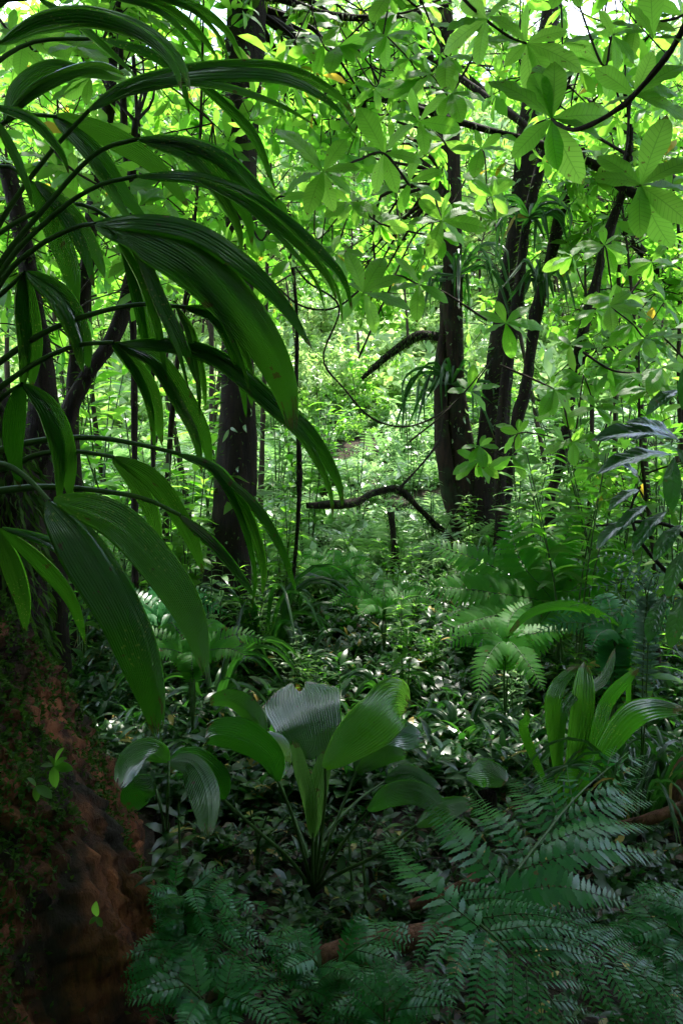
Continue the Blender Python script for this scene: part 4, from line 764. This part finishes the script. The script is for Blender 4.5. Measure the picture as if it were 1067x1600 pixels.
for k in range(46): ss.append((q.uniform(330, 1000), q.uniform(4.0, 8.5), int(q.integers(0, 3)), q.uniform(.3, .55)))
first = {}; SHR = []
for iz, (px, d, k, s) in enumerate(ss):
    x = (px-533.5)/FPX*d; loc = (x, d, float(H(x, d))); o = (s0, s1, s2)[k]
    if k not in first: first[k] = 1; o.location = loc; o.scale = (s, s, s); o.rotation_euler = (0, 0, random.random()*6); SHR.append((px, d, o))
    else:
        c_ = copy_tree(o, loc, random.random()*6.28, s)
        if iz < NB: SHR.append((px, d, c_))
        else: c_['label'] = 'low shaded seedling shrub lost in the ground cover'; c_['group'] = 'low seedlings in the ground cover'
zone_labels(SHR, 'slender pointed leaved shrub')
stem_shrub('leafy dark green seedling with drooping leaves beside the tree base', Q(275, 1490, 0), 5, .42, 'cover', leaf_t(9, 1, .7, 1.0, .3, .9, .3, 0, .1), .11, 9, spread=.14, pairs=8, name='seedling')
def base_hit(px, py):   # where the view through this spot meets the flared tree base
    rel = BV-CP; dep = rel@FW; ok = dep > .4; X_ = 533.5+FPX*(rel@RT)/np.maximum(dep, .4); Y_ = 800-FPX*(rel@UP)/np.maximum(dep, .4)
    k = ok & (np.hypot(X_-px, Y_-py) < 16)
    if k.any(): return float(dep[k].min())
    return 2.0
for (px, py, tips, lab) in [(86, 1196, [(98, 1168), (64, 1196), (114, 1202), (86, 1232), (104, 1184), (76, 1180)], 'small five leaved seedling growing on the mossy tree base'),
                            (57, 1228, [(58, 1252), (82, 1246), (44, 1215)], 'tiny two leaved sprout below the five leaved seedling'), (151, 1432, [(150, 1410), (160, 1448), (140, 1444)], 'tiny round leaved sprout on the lowest part of the tree base')]:
    d = base_hit(px, py+12)-.03; t = thing('seedling', lab, 'seedling', P(px, py+14, d+.02)); m = MB(); tube(m, [P(px+2, py+16, d+.03), P(px, py, d-.02)], [.0016, .001], 5, n=6); m.build('stem', M['stem'], t); m = MB()
    for tx, ty in tips: leafpx(m, px, py, tx, ty, d-.02, d-.035, leaf_t(9, 2, .8, .9, .5, .6, .3), RG.normal(0, .3))
    m.build('leaves', M['mid'], t)
for i, (px, py, z, lab) in enumerate([(700, 1300, 0, 'small seedling under the largest fern'), (400, 1350, 0, 'shaded seedling just left of the young palm base'), (620, 1370, 0, 'seedling right of the young palm base'), (560, 1440, 0, 'little seedling in front of the young palm base'), (1010, 1400, 0, 'glossy oval leaved seedling right of the largest fern'), (660, 1180, 0, 'seedling behind the right fan leaf'), (330, 1320, 0, 'seedling behind the bluish fern'), (480, 1480, 0, 'seedling by the low fern'), (820, 1240, 0, 'seedling behind the largest fern')]):
    stem_shrub(lab, Q(px, py, z), 3, .16, 'cover', leaf_t(7, 1, .8, .8, .4, .8, .3), .07, 40+i, spread=.06, pairs=4, name='seedling')
# right edge dark shrub
t = thing('shrub', 'dark near shrub with large drooping leaves at the right edge', 'shrub', HP(1120, 1000, 2.5)); m = MB()
for pp in ([(1120, 1000), (1100, 850), (1075, 720), (1062, 600)], [(1100, 950), (1010, 860), (985, 800), (1000, 760)], [(1110, 900), (1060, 830), (1000, 815), (930, 822)]): tube(m, PT(pp, 2.5, 2.4), [.009, .006, .003], 6, n=20)
m.build('stem', M['twig'], t); m = MB()
for x0, y0, x1, y1, r in [(1062, 690, 930, 672, .2), (1062, 692, 985, 650, .3), (1050, 712, 935, 725, .4), (1052, 715, 1048, 795, .1), (1000, 765, 950, 790, .3), (1010, 790, 960, 830, .2), (1040, 800, 985, 855, .2), (1065, 820, 1020, 870, 0), (1060, 610, 1010, 640, 0), (1065, 640, 1080, 560, 0), (1070, 860, 1040, 930, .1), (985, 812, 930, 850, .3), (1055, 700, 1100, 760, 0), (1040, 930, 1010, 1000, .1), (1070, 930, 1045, 1010, 0), (1062, 600, 1110, 640, 0), (1000, 760, 975, 720, .2), (1075, 780, 1120, 850, 0)]:
    leafpx(m, x0, y0, x1, y1, 2.4, 2.35, LN2, r, 0, .9)
m.build('leaves', M['dark'], t)

# ---------------------------------------------------------------- fallen wood
for pp, rad, lab in [([(470, 1505, .04), (560, 1485, .07), (640, 1465, .10), (705, 1445, .12)], [.022, .035, .035, .025], 'fallen reddish log lying behind the low ferns'),
                     ([(960, 1290, .12), (1010, 1280, .16), (1060, 1262, .2), (1110, 1245, .24)], [.012, .018, .022, .02], 'fallen brown branch entering from the right edge'),
                     ([(1110, 1330, .05), (1060, 1230, .2), (1075, 1180, .3)], [.07, .05, .04], 'thick red brown root at the right edge'),
                     ([(560, 1200, .04), (640, 1222, .06), (690, 1248, .06)], [.014, .016, .01], 'thin dead branch lying behind the young palm'),
                     ([(640, 1415, .05), (700, 1395, .08), (745, 1370, .1)], [.016, .02, .015], 'short reddish log under the largest fern')]:
    m = MB(); c1, r1 = tube(m, Qs(pp), rad, 10, n=30, bump=.14, seed=int(pp[0][0])); tag(m.build('fallen_log' if 'log' in lab else 'root' if 'root' in lab else 'fallen_branch', M['log']), lab, 'log' if 'log' in lab else 'branch')

# ---------------------------------------------------------------- ground cover (uncountable)
r1 = rosette(LE, 7, (5, 50), (.5, 1), .9, 1); r2 = rosette(LG, 9, (15, 70), (.6, 1.1), .2, 2); r3 = rosette(LL, 8, (0, 60), (.5, 1), 1.2, 3); r4 = rosette(LF, 9, (-10, 60), (.5, 1), 1.4, 4)
mb = MB(); x, y = visible_xy(5200, 1.1, 4.2, seed=1)
k = (np.hypot(x+1.9, y-2.2) > 1.5) & ((y > 2.3) | (RG.random(len(x)) < .35)); x, y = x[k], y[k]
h = len(x)//3
for i, T in enumerate((r1, r2, r3)):
    xx, yy = x[i*h:(i+1)*h], y[i*h:(i+1)*h]; scatter(mb, T, xx, yy, RG.uniform(.035, .095, len(xx)))
x, y = visible_xy(9500, 3.2, 7.5, seed=2); k = np.hypot(x+1.9, y-2.2) > 1.5; x, y = x[k], y[k]; h = len(x)//3
for i, T in enumerate((r1, r2, r3)):
    xx, yy = x[i*h:(i+1)*h], y[i*h:(i+1)*h]; scatter(mb, T, xx, yy, RG.uniform(.06, .155, len(xx)))
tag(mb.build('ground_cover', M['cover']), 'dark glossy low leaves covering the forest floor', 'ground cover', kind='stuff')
mb = MB(); x, y = visible_xy(17000, 6.5, 18, .2, seed=3); k = np.sin(x*2.3+y*.9)+np.sin(y*2.9-x*1.1+2)+np.sin(x*4.7-y*3.3)*.7+RG.normal(0, .5, len(x)) > -.75; x, y = x[k], y[k]; h = len(x)//3
for i, T in enumerate((r3, r4, r1)):
    xx, yy = x[i*h:(i+1)*h], y[i*h:(i+1)*h]; scatter(mb, T, xx, yy, RG.uniform(.07, .18, len(xx))*(1.15+.6*np.sin(xx*1.7+yy*1.3)*np.sin(yy*2.1-xx)))
fm = MB()
for k in range(11):
    t_ = (k+1)/11; o_ = np.array([[0, t_, .35*t_-.55*t_**2]])
    for s_ in (-1, 1): fm.inst(LG, frames(np.array([[s_, .35, -.1]]), np.array([[0, 0, 1.]]), .42*math.sin(3.0*t_**.8)+.05), o_, np.array([.2*RG.random()]))
FT = fm.arrays(); r5 = rosette(FT, 8, (25, 60), (.7, 1.1), 0, 6)
x, y = visible_xy(1500, 13, 18.5, .2, seed=34); scatter(mb, r4, x, y, RG.uniform(.12, .3, len(x)))
x, y = visible_xy(480, 7, 18, .2, seed=33); scatter(mb, r5, x, y, RG.uniform(.25, .6, len(x)), tilt=.15)
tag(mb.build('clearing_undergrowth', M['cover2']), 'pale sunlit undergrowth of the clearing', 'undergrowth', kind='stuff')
mb = MB(); q = np.random.default_rng(8); y = q.uniform(14, 50, 22000); x = q.uniform(-.62, .62, 22000)*y
for lo, sz in ((r4, 1),): scatter(mb, lo, x, y, RG.uniform(.28, .6, len(x)), tilt=.5)
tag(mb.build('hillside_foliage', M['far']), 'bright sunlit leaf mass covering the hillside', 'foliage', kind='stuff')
mb = MB(); x, y = visible_xy(5200, 1.0, 5.5, seed=6); k = np.hypot(x+1.9, y-2.2) > 1.4; x, y = x[k], y[k]; n = len(x)
a = RG.random(n)*6.28; D = np.stack([np.cos(a), np.sin(a), RG.normal(0, .25, n)], -1); U = nrm(np.stack([RG.normal(0, .4, n), RG.normal(0, .4, n), np.ones(n)], -1))
mb.inst(leaf_t(4, 1, .7, .8, .42, 1.3, .3), frames(D, U, RG.uniform(.03, .09, n)), np.stack([x, y, H(x, y)+.012+RG.random(n)*.02], -1))
tag(mb.build('leaf_litter', M['litter']), 'brown dead leaves scattered on the dark soil', 'leaf litter', kind='stuff')
mb = MB(); q = np.random.default_rng(9)
for k in range(260):
    x_, y_ = visible_xy(1, 1.2, 5.5, seed=1000+k); x_, y_ = float(x_[0]), float(y_[0])
    if math.hypot(x_+1.9, y_-2.2) < 1.5: continue
    a = q.random()*6.28; l = q.uniform(.1, .4); z_ = float(H(x_, y_)); d_ = np.array([math.cos(a)*l, math.sin(a)*l, q.uniform(0, .12)])
    o = np.array([x_, y_, z_+.01]); tube(mb, [o, o+d_*.5+q.normal(0, .015, 3), o+d_], [.004, .003, .0015], 4, n=6)
tag(mb.build('fallen_twigs', M['twig']), 'thin dead twigs littering the forest floor', 'twigs', kind='stuff')
# unseen forest leaf mass around and over the camera, added to shade the foreground
mb = MB(); q = np.random.default_rng(12); n = 11000
a = q.uniform(math.radians(150), math.radians(390), n); r_ = q.uniform(4.2, 8, n); z_ = q.uniform(0, 7, n)
x = r_*np.cos(a); y = r_*np.sin(a)+.5; k = y < 2.2; x, y, z_ = x[k], y[k], z_[k]
n2 = 4600; x2 = q.uniform(-6, 6, n2); y2 = q.uniform(2.9, 5.4, n2); z2 = q.uniform(6.2, 8.6, n2); x2[:1900] = q.uniform(-.2, 4, 1900); y2[:1900] = q.uniform(3.0, 5.4, 1900)  # dense overhead strip placed to keep direct sun off the foreground
x = np.concatenate([x, x2]); y = np.concatenate([y, y2]); z_ = np.concatenate([z_, z2]); k = ~((np.abs(x) < 3.2) & (y > -2.6) & (y < 2.8) & (z_ > 5)); x, y, z_ = x[k], y[k], z_[k]; n4 = 5200; x4 = q.uniform(-4, 4, n4); y4 = q.uniform(-3.4, 3.2, n4); k = (np.sin(x4*3.1+1)+np.sin(y4*2.7+x4*1.3)+np.sin(x4*1.9-y4*3.7) > -.45) & ~((x4 > -2) & (x4 < .4) & (y4 > .3) & (y4 < 2.4))
x, y, z_ = np.concatenate([x, x4[k]]), np.concatenate([y, y4[k]]), np.concatenate([z_, q.uniform(6.3, 7.2, int(k.sum()))]); n = len(x)
D = nrm(q.normal(0, 1, (n, 3))); mb.inst(r4, frames(D, nrm(Z+q.normal(0, .5, (n, 3))), q.uniform(.25, .42, n)), np.stack([x, y, z_], -1), q.random(n))
tag(mb.build('unseen_shade_foliage', M['mid']), 'unseen forest foliage added around and above the foreground to shade it', 'foliage', kind='stuff')
print('objects', len(bpy.data.objects), 'verts', sum(len(m_.vertices) for m_ in bpy.data.meshes))
